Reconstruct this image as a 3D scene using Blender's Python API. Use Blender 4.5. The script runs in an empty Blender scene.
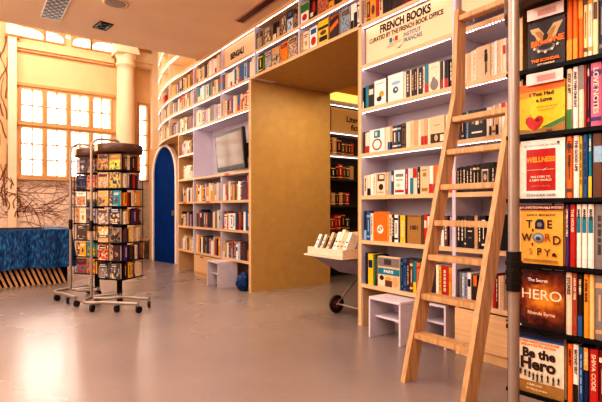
import bpy, bmesh, math, random
from mathutils import Vector, Matrix
C = bpy.context.scene.collection
PI = math.pi
rnd = random.Random(7)

# ------------------------------------------------------------------ camera
F_PX, U0, HORIZ, CAM_H, YAW = 468.0, 301.0, 209.0, 1.10, math.radians(35.1)
CS, SN = math.cos(YAW), math.sin(YAW)
cam_d = bpy.data.cameras.new('camera')
cam_d.sensor_width = 36.0
cam_d.lens = F_PX / 602 * 36
cam_d.shift_y = (HORIZ - 201) / 602
cam_d.clip_start = 0.05
cam = bpy.data.objects.new('camera', cam_d)
cam.location = (0, 0, CAM_H)
cam.rotation_euler = (PI / 2, 0, -YAW)
C.objects.link(cam)
bpy.context.scene.camera = cam

# metric helpers read off the calibrated view (wall plane X=const, wall plane Y=const, floor)
def wall_y(u, X):
    t = (u - U0) / F_PX
    return X * (CS - t * SN) / (t * CS + SN)
def wall_x(u, Y):
    t = (u - U0) / F_PX
    return Y * (t * CS + SN) / (CS - t * SN)
def height(v, X, Y):
    return CAM_H + (HORIZ - v) * (X * SN + Y * CS) / F_PX
def project(p):
    zc = p[0] * SN + p[1] * CS
    xc = p[0] * CS - p[1] * SN
    if zc < 0.05: return None
    return (U0 + F_PX * xc / zc, HORIZ - (p[2] - CAM_H) * F_PX / zc, zc)

# ------------------------------------------------------------------ materials
def lin(c):
    return tuple((x / 12.92 if x <= .04045 else ((x + .055) / 1.055) ** 2.4) for x in c)
def rgb(r, g, b):
    return lin((r / 255, g / 255, b / 255))
_mats = {}
def nodes_of(name):
    m = bpy.data.materials.new(name)
    m.use_nodes = True
    nt = m.node_tree
    b = nt.nodes['Principled BSDF']
    return m, nt, b
def mat(name, col, rough=.5, metal=0.0, var=.06, scale=30.0, spec=.5, stretch=(1, 1, 1), bump=0.0):
    """principled surface with a noise-driven colour variation"""
    if name in _mats: return _mats[name]
    m, nt, b = nodes_of(name)
    tc = nt.nodes.new('ShaderNodeTexCoord')
    mp = nt.nodes.new('ShaderNodeMapping')
    mp.inputs['Scale'].default_value = stretch
    nz = nt.nodes.new('ShaderNodeTexNoise')
    nz.inputs['Scale'].default_value = scale
    nz.inputs['Detail'].default_value = 3
    rp = nt.nodes.new('ShaderNodeValToRGB')
    rp.color_ramp.elements[0].position = .3
    rp.color_ramp.elements[1].position = .7
    rp.color_ramp.elements[0].color = tuple(max(0, x * (1 - var)) for x in col) + (1,)
    rp.color_ramp.elements[1].color = tuple(min(1, x * (1 + var)) for x in col) + (1,)
    nt.links.new(tc.outputs['Object'], mp.inputs['Vector'])
    nt.links.new(mp.outputs['Vector'], nz.inputs['Vector'])
    nt.links.new(nz.outputs['Fac'], rp.inputs['Fac'])
    nt.links.new(rp.outputs['Color'], b.inputs['Base Color'])
    b.inputs['Roughness'].default_value = rough
    b.inputs['Metallic'].default_value = metal
    b.inputs['Specular IOR Level'].default_value = spec
    if bump:
        bp = nt.nodes.new('ShaderNodeBump')
        bp.inputs['Strength'].default_value = bump
        bp.inputs['Distance'].default_value = .01
        nt.links.new(nz.outputs['Fac'], bp.inputs['Height'])
        nt.links.new(bp.outputs['Normal'], b.inputs['Normal'])
    _mats[name] = m
    return m
def photo_mat(cols, seed, scale=34):
    """printed picture: noise-driven blend of a few inks"""
    name = 'print_%d' % seed
    if name in _mats: return _mats[name]
    m, nt, b = nodes_of(name)
    tc = nt.nodes.new('ShaderNodeTexCoord'); mp = nt.nodes.new('ShaderNodeMapping')
    mp.inputs['Location'].default_value = (seed * 1.37, seed * .71, seed * 2.13)
    nz = nt.nodes.new('ShaderNodeTexNoise'); nz.inputs['Scale'].default_value = scale; nz.inputs['Detail'].default_value = 4
    rp = nt.nodes.new('ShaderNodeValToRGB')
    n = len(cols)
    while len(rp.color_ramp.elements) < n: rp.color_ramp.elements.new(.5)
    for i, c in enumerate(cols):
        rp.color_ramp.elements[i].position = .32 + .36 * i / (n - 1); rp.color_ramp.elements[i].color = tuple(c) + (1,)
    nt.links.new(tc.outputs['Object'], mp.inputs['Vector']); nt.links.new(mp.outputs['Vector'], nz.inputs['Vector'])
    nt.links.new(nz.outputs['Fac'], rp.inputs['Fac']); nt.links.new(rp.outputs['Color'], b.inputs['Base Color'])
    b.inputs['Roughness'].default_value = .35
    _mats[name] = m
    return m
def emis(name, col, strength, dashes=0):
    if name in _mats: return _mats[name]
    m, nt, b = nodes_of(name)
    b.inputs['Base Color'].default_value = (.8, .8, .8, 1)
    b.inputs['Emission Color'].default_value = col + (1,)
    b.inputs['Emission Strength'].default_value = strength
    if dashes:
        tc = nt.nodes.new('ShaderNodeTexCoord')
        sp = nt.nodes.new('ShaderNodeSeparateXYZ')
        ad = nt.nodes.new('ShaderNodeMath'); ad.operation = 'MULTIPLY'; ad.inputs[1].default_value = dashes
        fr = nt.nodes.new('ShaderNodeMath'); fr.operation = 'FRACT'
        gt = nt.nodes.new('ShaderNodeMath'); gt.operation = 'GREATER_THAN'; gt.inputs[1].default_value = .58
        mu = nt.nodes.new('ShaderNodeMath'); mu.operation = 'MULTIPLY_ADD'; mu.inputs[1].default_value = strength; mu.inputs[2].default_value = .12
        nt.links.new(tc.outputs['Object'], sp.inputs[0])
        nt.links.new(sp.outputs['Y'], ad.inputs[0])
        nt.links.new(ad.outputs[0], fr.inputs[0])
        nt.links.new(fr.outputs[0], gt.inputs[0])
        nt.links.new(gt.outputs[0], mu.inputs[0])
        nt.links.new(mu.outputs[0], b.inputs['Emission Strength'])
    _mats[name] = m
    return m
def hexcol(c):
    k = 'paint_%02x%02x%02x' % c
    return mat(k, rgb(*c), rough=.42, var=.10, scale=60)

WOOD = mat('pale_birch', rgb(228, 188, 142), .45, var=.10, scale=9, stretch=(1, .25, 6))
WOOD_SIDE = mat('birch_panel', rgb(218, 178, 130), .5, var=.08, scale=6, stretch=(4, 4, .5))
LADDER = mat('ladder_wood', rgb(202, 158, 110), .45, var=.24, scale=14, stretch=(3, 3, .25))
GOLD = mat('golden_plywood', rgb(192, 154, 94), .5, var=.05, scale=9)
LILAC = mat('lilac_white_board', rgb(222, 212, 222), .5, var=.04, scale=8)
LILAC_DK = mat('lilac_grey_back', rgb(214, 204, 214), .6, var=.05, scale=5)
STOOLW = mat('stool_white', rgb(222, 210, 216), .45, var=.06, scale=12)
PLASTER = mat('peach_ceiling', rgb(238, 204, 168), .8, var=.03, scale=2)
FARWALL = mat('apricot_wall', rgb(238, 200, 156), .8, var=.05, scale=3)
FRAMEW = mat('window_frame_paint', rgb(214, 166, 116), .6, var=.05, scale=10)
CREAMW = mat('cream_plaster', rgb(250, 224, 192), .8, var=.04, scale=4)
MURALB = mat('mural_plaster', rgb(244, 220, 202), .85, var=.10, scale=9, bump=.2)
BRANCH = mat('mural_brown', rgb(150, 106, 80), .9, var=.25, scale=30)
PALEB = mat('mural_pale', rgb(246, 226, 204), .9, var=.08, scale=20)
SIGNC = mat('sign_cream', rgb(250, 214, 174), .5, var=.02, scale=5)
INK = mat('ink_black', rgb(38, 28, 28), .6, var=.05)
BLACK = mat('black_plastic', rgb(22, 19, 21), .4, var=.2)
DARKW = mat('black_wire', rgb(16, 13, 14), .5, var=.2, spec=.25)
STEEL = mat('satin_steel', rgb(166, 150, 138), .36, .4, var=.06, scale=14)
BROWNH = mat('header_brown', rgb(92, 62, 48), .35, var=.12)
BLUED = mat('door_blue', rgb(2, 56, 124), .7, spec=.1, var=.16, scale=12, stretch=(1, 1, .3))
WHITEP = mat('white_paint', rgb(246, 236, 228), .5, var=.03)
PAGES = mat('page_edges', rgb(236, 214, 184), .8, var=.08, scale=120)
TYRE = mat('tyre_rubber', rgb(30, 24, 26), .6, var=.2)
REDHUB = mat('red_hub', rgb(128, 30, 30), .4, var=.1)
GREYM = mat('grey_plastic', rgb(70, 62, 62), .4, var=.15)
LED = emis('led_white', (1.0, .95, .98), 7.0, 38)
LEDC = emis('led_white_small', (1.0, .93, .88), 2.2)
COVE_GLOW = emis('cove_glow_yellow', (1.0, .62, .12), .9)

# ------------------------------------------------------------------ mesh builder
class MB:
    def __init__(s):
        s.v = []; s.f = []; s.m = []; s.sm = []; s.mats = []
    def mi(s, m):
        if m not in s.mats: s.mats.append(m)
        return s.mats.index(m)
    def add(s, vs, fs, m, M=None, smooth=False):
        b = len(s.v); k = s.mi(m)
        for p in vs:
            s.v.append(tuple(M @ Vector(p)) if M is not None else tuple(p))
        for f in fs:
            s.f.append(tuple(b + i for i in f)); s.m.append(k); s.sm.append(smooth)
        return s
    def box(s, x0, x1, y0, y1, z0, z1, m, M=None, front=None):
        """front: another material for the -x face"""
        vs = [(x0, y0, z0), (x1, y0, z0), (x1, y1, z0), (x0, y1, z0), (x0, y0, z1), (x1, y0, z1), (x1, y1, z1), (x0, y1, z1)]
        fs = [(0, 3, 2, 1), (4, 5, 6, 7), (0, 1, 5, 4), (1, 2, 6, 5), (2, 3, 7, 6)]
        if front is None: fs.append((3, 0, 4, 7)); s.add(vs, fs, m, M)
        else:
            s.add(vs, fs, m, M); s.add([vs[3], vs[0], vs[4], vs[7]], [(0, 1, 2, 3)], front, M)
        return s
    def bevbox(s, x0, x1, y0, y1, z0, z1, m, r=.004, M=None):
        bm = bmesh.new()
        bmesh.ops.create_cube(bm, size=1)
        for v in bm.verts:
            v.co = Vector(((x0 + x1) / 2 + v.co.x * (x1 - x0), (y0 + y1) / 2 + v.co.y * (y1 - y0), (z0 + z1) / 2 + v.co.z * (z1 - z0)))
        bmesh.ops.bevel(bm, geom=bm.edges[:], offset=r, segments=2, affect='EDGES')
        bm.verts.index_update()
        s.add([v.co.copy() for v in bm.verts], [[v.index for v in f.verts] for f in bm.faces], m, M)
        bm.free(); return s
    def quad(s, a, b, c, d, m, M=None):
        return s.add([a, b, c, d], [(0, 1, 2, 3)], m, M)
    def poly(s, pts, m, M=None):
        return s.add(pts, [tuple(range(len(pts)))], m, M)
    def prism(s, pts, d, m, M=None):
        """polygon pts extruded by vector d"""
        n = len(pts); d = Vector(d)
        vs = [Vector(p) for p in pts] + [Vector(p) + d for p in pts]
        fs = [tuple(range(n))[::-1], tuple(range(n, 2 * n))] + [(i, (i + 1) % n, n + (i + 1) % n, n + i) for i in range(n)]
        return s.add(vs, fs, m, M)
    def tube(s, pts, r, m, n=8, M=None, closed=False):
        pts = [Vector(p) for p in pts]; N = len(pts)
        vs = []; prev = None
        for i, p in enumerate(pts):
            if closed: t = pts[(i + 1) % N] - pts[i - 1]
            else: t = pts[min(i + 1, N - 1)] - pts[max(i - 1, 0)]
            t.normalize()
            if prev is None:
                a = Vector((0, 0, 1)) if abs(t.z) < .9 else Vector((1, 0, 0))
                nx = t.cross(a).normalized()
            else:
                nx = (prev - t * prev.dot(t)).normalized()
            prev = nx; ny = t.cross(nx)
            rr = r[i] if isinstance(r, (list, tuple)) else r
            for k in range(n):
                a = 2 * PI * k / n
                vs.append(p + nx * (rr * math.cos(a)) + ny * (rr * math.sin(a)))
        fs = []
        for i in range(N if closed else N - 1):
            j = (i + 1) % N
            for k in range(n):
                q = (k + 1) % n
                fs.append((i * n + k, i * n + q, j * n + q, j * n + k))
        s.add(vs, fs, m, M, True)
        if not closed:
            s.add(vs[:n], [tuple(range(n))[::-1]], m, M); s.add(vs[-n:], [tuple(range(n))], m, M)
        return s
    def lathe(s, prof, m, n=24, M=None, a0=0, a1=2 * PI, smooth=True):
        vs = []
        full = abs(a1 - a0 - 2 * PI) < 1e-6
        N = n if full else n + 1
        for (r, z) in prof:
            for k in range(N):
                a = a0 + (a1 - a0) * k / n
                vs.append((r * math.cos(a), r * math.sin(a), z))
        fs = []
        for i in range(len(prof) - 1):
            for k in range(n):
                q = (k + 1) % N if full else k + 1
                fs.append((i * N + k, i * N + q, (i + 1) * N + q, (i + 1) * N + k))
        return s.add(vs, fs, m, M, smooth)
    def disc(s, c, rx, rz, m, M=None, n=20):
        """ellipse in the local y-z plane facing -x"""
        return s.poly([(c[0], c[1] - rx * math.cos(2 * PI * k / n), c[2] + rz * math.sin(2 * PI * k / n)) for k in range(n)], m, M)
    def text(s, txt, size, m, M, align='CENTER', bold=0.0, spacing=1.0, sx=1.0):
        cu = bpy.data.curves.new('t', 'FONT')
        cu.body = txt; cu.size = size; cu.align_x = align; cu.align_y = 'CENTER'
        cu.offset = bold; cu.space_character = spacing; cu.resolution_u = 3
        ob = bpy.data.objects.new('t', cu)
        C.objects.link(ob)
        dg = bpy.context.evaluated_depsgraph_get()
        me = bpy.data.meshes.new_from_object(ob.evaluated_get(dg))
        S = Matrix.Diagonal((sx, 1, 1, 1))
        s.add([S @ v.co for v in me.vertices], [tuple(p.vertices) for p in me.polygons], m, M)
        bpy.data.meshes.remove(me); bpy.data.objects.remove(ob); bpy.data.curves.remove(cu)
        return s
    def build(s, name, parent=None, loc=None):
        me = bpy.data.meshes.new(name)
        off = Vector((0, 0, 0))
        if loc is not None: off = Vector(loc)
        me.from_pydata([tuple(Vector(p) - off) for p in s.v], [], s.f)
        for m in s.mats: me.materials.append(m)
        me.polygons.foreach_set('material_index', s.m)
        me.polygons.foreach_set('use_smooth', s.sm)
        me.update()
        o = bpy.data.objects.new(name, me)
        C.objects.link(o)
        o.location = off
        if parent is not None: o.parent = parent
        return o
def wpart(mb, name, parent):
    """link mb (world coordinates) as a part of an unrotated Empty"""
    off = Vector(parent.location)
    mb.v = [tuple(Vector(p) - off) for p in mb.v]
    return mb.build(name, parent)
# text frame on a plane facing -X (reads left to right towards -Y)
def face_mx(x, y, z, lean=0.0):
    return Matrix.Translation((x, y, z)) @ Matrix(((0, 0, -1, 0), (-1, 0, 0, 0), (0, 1, 0, 0), (0, 0, 0, 1)))

def tag(o, label, cat, group=None, kind=None):
    o['label'] = label; o['category'] = cat
    if group: o['group'] = group
    if kind: o['kind'] = kind
    return o
def thing(name, label, cat, loc=(0, 0, 0), rz=0.0, group=None):
    o = bpy.data.objects.new(name, None)
    o.empty_display_size = .1
    C.objects.link(o)
    o.location = loc; o.rotation_euler = (0, 0, rz)
    bpy.context.view_layer.update()
    return tag(o, label, cat, group)
def struct(mb, name, label=None, parent=None):
    o = mb.build(name, parent)
    if parent is None:
        o['kind'] = 'structure'
        if label: o['label'] = label
    return o

# ------------------------------------------------------------------ dimensions
WX = 3.0                      # front plane of the shelving
DEP = .34
Z_F, Z_E, Z_D, Z_C, Z_B, Z_A = .40, .81, 1.225, 1.62, 2.04, 2.45
Z_G, Z_H, Z_TOP, CEIL = 2.84, 3.16, 3.46, 3.50
Y_B2, Y_B1, Y_OPEN0, Y_OPEN1 = 1.25, 2.245, 3.33, 5.41
Y_L1, Y_L2, Y_LEND = 6.32, 7.36, 8.08
FAR = 10.8
CEIL_END = 7.1
HALL = 5.35
T = .035                      # board thickness
# ------------------------------------------------------------------ floor, ceilings, walls
def floor_mat():
    m, nt, b = nodes_of('polished_floor')
    tc = nt.nodes.new('ShaderNodeTexCoord')
    n1 = nt.nodes.new('ShaderNodeTexNoise'); n1.inputs['Scale'].default_value = .55; n1.inputs['Detail'].default_value = 4
    n2 = nt.nodes.new('ShaderNodeTexNoise'); n2.inputs['Scale'].default_value = 45; n2.inputs['Detail'].default_value = 4
    rp = nt.nodes.new('ShaderNodeValToRGB')
    rp.color_ramp.elements[0].position = .3; rp.color_ramp.elements[1].position = .72
    rp.color_ramp.elements[0].color = rgb(142, 126, 120) + (1,)
    rp.color_ramp.elements[1].color = rgb(162, 144, 134) + (1,)
    mx = nt.nodes.new('ShaderNodeMixRGB'); mx.blend_type = 'OVERLAY'; mx.inputs[0].default_value = .12
    nt.links.new(tc.outputs['Object'], n1.inputs['Vector']); nt.links.new(tc.outputs['Object'], n2.inputs['Vector'])
    nt.links.new(n1.outputs['Fac'], rp.inputs['Fac'])
    nt.links.new(rp.outputs['Color'], mx.inputs[1]); nt.links.new(n2.outputs['Color'], mx.inputs[2])
    nt.links.new(mx.outputs['Color'], b.inputs['Base Color'])
    mr = nt.nodes.new('ShaderNodeMapRange')
    mr.inputs['To Min'].default_value = .22; mr.inputs['To Max'].default_value = .32
    nt.links.new(n1.outputs['Fac'], mr.inputs['Value'])
    nt.links.new(mr.outputs['Result'], b.inputs['Roughness'])
    b.inputs['Specular IOR Level'].default_value = .85
    return m
XL, XR, YB = -4.6, 7.4, -2.6
struct(MB().box(XL - .2, XR, YB - .2, FAR + .3, -.12, 0, floor_mat()), 'floor', 'polished beige floor')
struct(MB().box(XL - .2, 3.36, YB, CEIL_END, CEIL, CEIL + .3, PLASTER), 'ceiling', 'peach plaster ceiling')
struct(MB().box(XL - .2, 4.6, CEIL_END, FAR + .3, HALL, HALL + .2, CREAMW), 'ceiling_hall')
struct(MB().box(XL - .2, 4.6, CEIL_END - .2, CEIL_END, CEIL + .3, HALL, PLASTER), 'wall_upper')
struct(MB().box(XL - .2, XL, YB, FAR + .3, 0, HALL, FARWALL), 'wall_left')
struct(MB().box(XL - .2, XR, YB - .2, YB, 0, CEIL + .3, FARWALL), 'wall_back')
# right wall behind the shelving, with the passage opening
wr = MB()
for (a, b, z0, z1) in ((YB, Y_OPEN0 - .05, 0, CEIL + .3), (Y_OPEN1 + .05, Y_LEND, 0, CEIL + .3), (Y_OPEN0 - .05, Y_OPEN1 + .05, 2.9, CEIL + .3)):
    wr.box(3.362, 3.44, a, b, z0, z1, LILAC_DK)
struct(wr, 'wall_right')
struct(MB().box(4.34, 4.6, 7.0, FAR + .3, 0, HALL, CREAMW), 'wall_corner')
struct(MB().box(3.45, 4.6, 8.12, 8.2, 0, CEIL, CREAMW), 'wall_return')
# passage
struct(MB().box(WX, 4.33, Y_OPEN1, Y_OPEN1 + .045, 0, 2.8, GOLD, front=WOOD), 'wall_passage_far')
struct(MB().box(WX + .0005, 4.33, Y_OPEN0 - .0135, Y_OPEN0, 0, 2.8, GOLD), 'wall_passage_near')
struct(MB().box(WX + DEP + .0005, 4.33, Y_OPEN0 - .045, Y_OPEN1 + .045, 2.805, 2.84, GOLD), 'ceiling_passage')
# room beyond the passage
struct(MB().box(XR - .2, XR, .9, 8.2, 0, 3.4, GOLD), 'wall_beyond_end')
struct(MB().box(4.33, XR, 6.15, 6.25, 0, 3.4, GOLD), 'wall_beyond_far')
struct(MB().box(4.33, XR, .8, .9, 0, 3.4, GOLD), 'wall_beyond_near')
struct(MB().box(3.45, XR, .8, 6.3, 3.3, 3.4, GOLD), 'ceiling_beyond')
struct(MB().box(4.25, 4.33, .9, Y_OPEN0 - .05, 0, 3.3, GOLD).box(4.25, 4.33, Y_OPEN1 + .05, 6.2, 0, 3.3, GOLD).box(4.25, 4.33, Y_OPEN0 - .05, Y_OPEN1 + .05, 2.86, 3.3, GOLD), 'wall_beyond_side')

# ------------------------------------------------------------------ far wall with windows
def FX(u): return wall_x(u, FAR)
def FZ(u, v): return height(v, FX(u), FAR)
cols = [(21.9, 42.2), (47.6, 66.2), (71.2, 88.6), (93.4, 110.2)]
zu0, zu1 = FZ(60, 124.2), FZ(60, 93.2)      # upper lights
zl0, zl1 = FZ(60, 176.0), FZ(60, 130.8)     # lower lights
ccols = [(20, 43.6), (46.2, 63.8), (73, 90.3), (92.4, 112.6)]
zc0, zc1 = FZ(60, 43.0), HALL - .12
holes = []
for (a, b) in cols: holes.append((FX(a), FX(b), zl0, zu1))
for (a, b) in ccols: holes.append((FX(a), FX(b), zc0, zc1))
nar = (FX(139.2), FX(146.8), FZ(143, 180), FZ(143, 105.5))
holes.append(nar)
holes.append((FX(66), FX(71.5), FZ(69, 38.6), FZ(69, 34)))
def holed_wall(x0, x1, z0, z1, y0, y1, holes, m):
    xs = sorted({x0, x1} | {h[0] for h in holes} | {h[1] for h in holes})
    zs = sorted({z0, z1} | {h[2] for h in holes} | {h[3] for h in holes})
    mb = MB()
    for i in range(len(xs) - 1):
        run = None
        for j in range(len(zs) - 1):
            cx, cz = (xs[i] + xs[i + 1]) / 2, (zs[j] + zs[j + 1]) / 2
            solid = not any(h[0] < cx < h[1] and h[2] < cz < h[3] for h in holes)
            if solid:
                if run is None: run = zs[j]
            if run is not None and (not solid or j == len(zs) - 2):
                mb.box(xs[i], xs[i + 1], y0, y1, run, zs[j + 1] if solid else zs[j], m); run = None
    return mb
fw = holed_wall(XL, 4.4, 0, HALL, FAR, FAR + .22, holes, FARWALL)
# mural plaster below the sill line
zs_ = zl0 - .03
fw.box(XL, 3.9, FAR - .012, FAR, 0, zs_ - .04, MURALB)
struct(fw, 'wall_far', 'apricot far wall with windows above a painted branch mural')
def glass_mat():
    m, nt, b = nodes_of('window_glass')
    nt.nodes.remove(b)
    out = nt.nodes['Material Output']
    tr = nt.nodes.new('ShaderNodeBsdfTransparent')
    gl = nt.nodes.new('ShaderNodeBsdfGlossy'); gl.inputs['Roughness'].default_value = .05
    mx = nt.nodes.new('ShaderNodeMixShader'); mx.inputs[0].default_value = .04
    nt.links.new(tr.outputs[0], mx.inputs[1]); nt.links.new(gl.outputs[0], mx.inputs[2])
    nt.links.new(mx.outputs[0], out.inputs['Surface'])
    return m
GLASS = glass_mat()
def window(n, x0, x1, lights, bar=.045, mid=.03):
    """lights: list of (z0, z1, columns, rows); frame with muntins + one pane sheet"""
    fr = MB()
    za, zb = lights[0][0], lights[-1][1]
    y0, y1 = FAR - .03, FAR + .05
    root = None
    for q, (z0, z1, nc, nr) in enumerate(lights):
        fr.box(x0 - bar, x0, y0, y1, z0 - bar, z1 + bar, FRAMEW).box(x1, x1 + bar, y0, y1, z0 - bar, z1 + bar, FRAMEW)
        fr.box(x0, x1, y0, y1, z1, z1 + bar, FRAMEW).box(x0, x1, y0, y1, z0 - bar, z0, FRAMEW)
        for i in range(1, nc):
            x = x0 + (x1 - x0) * i / nc
            fr.box(x - mid / 2, x + mid / 2, y0 + .01, y1 - .01, z0, z1, FRAMEW)
        for j in range(1, nr):
            z = z0 + (z1 - z0) * j / nr
            fr.box(x0, x1, y0 + .015, y1 - .015, z - mid / 2, z + mid / 2, FRAMEW)
    o = struct(fr, 'window_%d' % n)
    for q, (z0, z1, nc, nr) in enumerate(lights):
        MB().box(x0, x1, FAR + .006, FAR + .012, z0, z1, GLASS).build('pane', o)
    return o
for i, (a, b) in enumerate(cols):
    window(i + 1, FX(a), FX(b), [(zl0, zl1, 2, 3), (zu0, zu1, 2, 2)], bar=.05)
for i, (a, b) in enumerate(ccols):
    x0, x1 = FX(a), FX(b)
    o = window(i + 5, x0, x1, [(zc0, zc1, 1, 1)], bar=.03)
    # plaster tracery rounding the top corners
    sp = MB(); r = (x1 - x0) * .62; zt = FZ(60, 34.2)
    cx = x1 if i < 2 else x0; sg = -1 if i < 2 else 1
    pts = [(cx, FAR - .02, zt)]
    for k in range(9):
        a_ = PI / 2 * k / 8
        pts.append((cx + sg * r * (1 - math.sin(a_)), FAR - .02, zt - .13 * (1 - math.cos(a_))))
    pts2 = [(x0 - .02, FAR - .02, zt), (x1 + .02, FAR - .02, zt), (x1 + .02, FAR - .02, zc1 + .05), (x0 - .02, FAR - .02, zc1 + .05)]
    sp.prism(pts, (0, .05, 0), FRAMEW); sp.prism(pts2, (0, .05, 0), FRAMEW)
    sp.build('tracery', o)
window(9, nar[0], nar[1], [(nar[2], nar[3], 1, 5)], bar=.05)
# pilasters, column, cornice
tr = MB()
xa, xb = FX(7.5), FX(16)
tr.box(xa, xb, FAR - .18, FAR, 0, HALL, CREAMW).box(xa - .04, xb + .06, FAR - .24, FAR, FZ(12, 38), FZ(12, 28), CREAMW)
struct(tr, 'trim_1')
tr = MB()
tr.box(FX(16), FX(113.5), FAR - .10, FAR, FZ(60, 55.5), FZ(60, 50.5), FARWALL).box(FX(16), FX(113.5), FAR - .06, FAR, FZ(60, 57.5), FZ(60, 55.5), FARWALL)
tr.box(FX(15), FX(115), FAR - .10, FAR, zs_ - .07, zs_, FRAMEW)
tr.box(FX(15), FX(115), FAR - .05, FAR, zl1 + .05, zu0 - .05, FRAMEW)
tr.box(FX(15), FX(115), FAR - .05, FAR, zu1 + .05, zu1 + .11, FRAMEW)
struct(tr, 'trim_2')
cx = (wall_x(116, FAR - .3) + wall_x(135, FAR - .3)) / 2; cr = (wall_x(135, FAR - .3) - wall_x(116, FAR - .3)) / 2
cm = MB()
Mx = Matrix.Translation((cx, FAR - .3, 0))
zcap = height(62, cx, FAR - .3)
cm.lathe([(cr * 1.35, 0), (cr * 1.35, .12), (cr * 1.12, .2), (cr, .32), (cr * .98, 1.6), (cr * .88, zcap - .25), (cr * .86, zcap - .12), (cr * 1.02, zcap - .1), (cr * 1.02, zcap - .06), (cr * .9, zcap), (cr * 1.1, zcap + .14)], CREAMW, 32, Mx)
cm.box(cx - cr * 1.15, cx + cr * 1.15, FAR - .3 - cr * 1.15, FAR, zcap + .14, zcap + .24, CREAMW)
cm.box(cx - cr * 1.05, cx + cr * 1.05, FAR - .3 - cr, FAR, zcap + .24, HALL, CREAMW)
struct(cm, 'trim_3')
# beam from the column to the curved shelving + pilaster beyond it
zb0 = height(66, FX(145), FAR); zb1 = height(56, FX(145), FAR)
tr = MB().box(cx + cr * .9, FX(151), FAR - .22, FAR, zb0, zb1, CREAMW).box(cx + cr * .9, FX(151), FAR - .16, FAR, zb0 - .08, zb0, CREAMW).box(FX(149.5), FX(151) + .5, FAR - .2, FAR, 2.0, HALL, CREAMW)
struct(tr, 'trim_4')

# painted tree mural on the far wall: flat brush strokes of paint on the plaster
def ribbon(mb, pts, w0, w1, m, y):
    n = len(pts)
    L, R = [], []
    for i, (x, z) in enumerate(pts):
        a = pts[max(i - 1, 0)]; b = pts[min(i + 1, n - 1)]
        dx, dz = b[0] - a[0], b[1] - a[1]; l = math.hypot(dx, dz) or 1
        w = w0 + (w1 - w0) * i / (n - 1)
        L.append((x - dz / l * w, y, z + dx / l * w)); R.append((x + dz / l * w, y, z - dx / l * w))
    vs = L + R
    mb.add(vs, [(i, i + 1, n + i + 1, n + i) for i in range(n - 1)], m)
mu = MB(); r2 = random.Random(11)
XMIN, XMAX = FX(-20), FX(150) ; ZMAX = zs_ - .05
def branch(x, z, ang, length, w, depth, y):
    pts = [(x, z)]; a = ang
    n = max(4, int(length / .07))
    for i in range(n):
        a += r2.uniform(-.22, .22)
        x += math.cos(a) * length / n; z += math.sin(a) * length / n
        if not (XMIN < x < XMAX and .6 < z < ZMAX): break
        pts.append((x, z))
        if depth > 0 and r2.random() < .34:
            branch(x, z, a + r2.choice((-1, 1)) * r2.uniform(.35, 1.0), length * r2.uniform(.35, .7), w * .55, depth - 1, y)
    if len(pts) > 2: ribbon(mu, pts, w * .62, w * .2, BRANCH, y)
ym = FAR - .016
for (u, v, ang, ln, w) in ((18, 160, -.62, 1.5, .016), (40, 205, .12, 1.6, .012), (14, 175, -.3, 1.9, .012), (12, 190, .05, 1.7, .012), (12, 205, -.1, 1.6, .012), (10, 180, -.9, .9, .02),
                           (112, 184, 2.9, 1.4, .01), (113, 196, 3.2, 1.7, .01), (113, 210, 3.0, 1.6, .012), (70, 190, 2.9, 1.0, .01), (60, 212, 3.1, 1.2, .011), (20, 222, .2, 1.5, .012),
                           (10, 215, .7, .9, .018), (100, 222, 2.7, 1.2, .01), (142, 250, 1.6, 1.2, .012), (140, 240, 1.9, .8, .01)):
    branch(FX(u), FZ(u, v), ang, ln, w, 2, ym)
tag(mu.build('branch_mural'), 'brown bare branches painted on the plaster below the tall windows', 'mural')
# heavy trunk strokes on the pilaster at the very edge
mu = MB()
for k in range(16):
    x = FX(r2.uniform(-6, 7)); z = r2.uniform(1.0, 4.4)
    pts = [(x, z)]; a = PI / 2 + r2.uniform(-.5, .5)
    for i in range(12):
        a += r2.uniform(-.3, .3); x += math.cos(a) * .07; z += math.sin(a) * .07
        x = min(x, FX(7)); pts.append((x, min(z, 4.9)))
    ribbon(mu, pts, .014, .005, BRANCH, ym)
for k in range(24):
    x = FX(r2.uniform(4, 24)); z = r2.uniform(.9, 1.7)
    if x > FX(8) and z > ZMAX - .1: continue
    pts = [(x, z)]; a = r2.uniform(.4, 2.6)
    for i in range(7):
        a += r2.uniform(-.4, .4); x += math.cos(a) * .06; z = min(z + math.sin(a) * .05, ZMAX); pts.append((x, z))
    ribbon(mu, pts, .011, .004, BRANCH, FAR - .19 if FX(7.5) < pts[0][0] < FX(16) else ym - .002)
tag(mu.build('trunk_mural'), 'dense brown tree trunk strokes painted beside the tall windows', 'mural')
mu = MB()
xp = [(wall_x(u, FAR - .03), height(v, FX(u), FAR)) for (u, v) in ((143.5, 261), (146, 240), (149, 215), (151.5, 192), (155, 170))]
ribbon(mu, xp, .07, .06, PALEB, FAR - .03)
tag(mu.build('pale_trunk_mural'), 'pale slanting tree trunk painted beside the blue arched door', 'mural')
# ------------------------------------------------------------------ built-in shelving
GB = 'built-in wall bookcases'
def board(y0, y1, z, m=LILAC, edge=WOOD, t=T, x0=None, x1=None):
    """shelf board whose top is at z"""
    return MB().box(WX if x0 is None else x0, (WX + DEP) if x1 is None else x1, y0, y1, z - t, z, m, front=edge)
def strip(y0, y1, z, x=WX + .012):
    return MB().box(x, x + .009, y0 + .01, y1 - .01, z - .004, z - .0005, LED)
def upright(y0, y1, z0, z1, m=LILAC, edge=WOOD):
    return MB().box(WX, WX + DEP, y0, y1, z0, z1, m, front=edge)
def back(y0, y1, z0, z1, m=LILAC_DK):
    return MB().box(WX + DEP, WX + DEP + .016, y0, y1, z0, z1, m)

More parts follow.
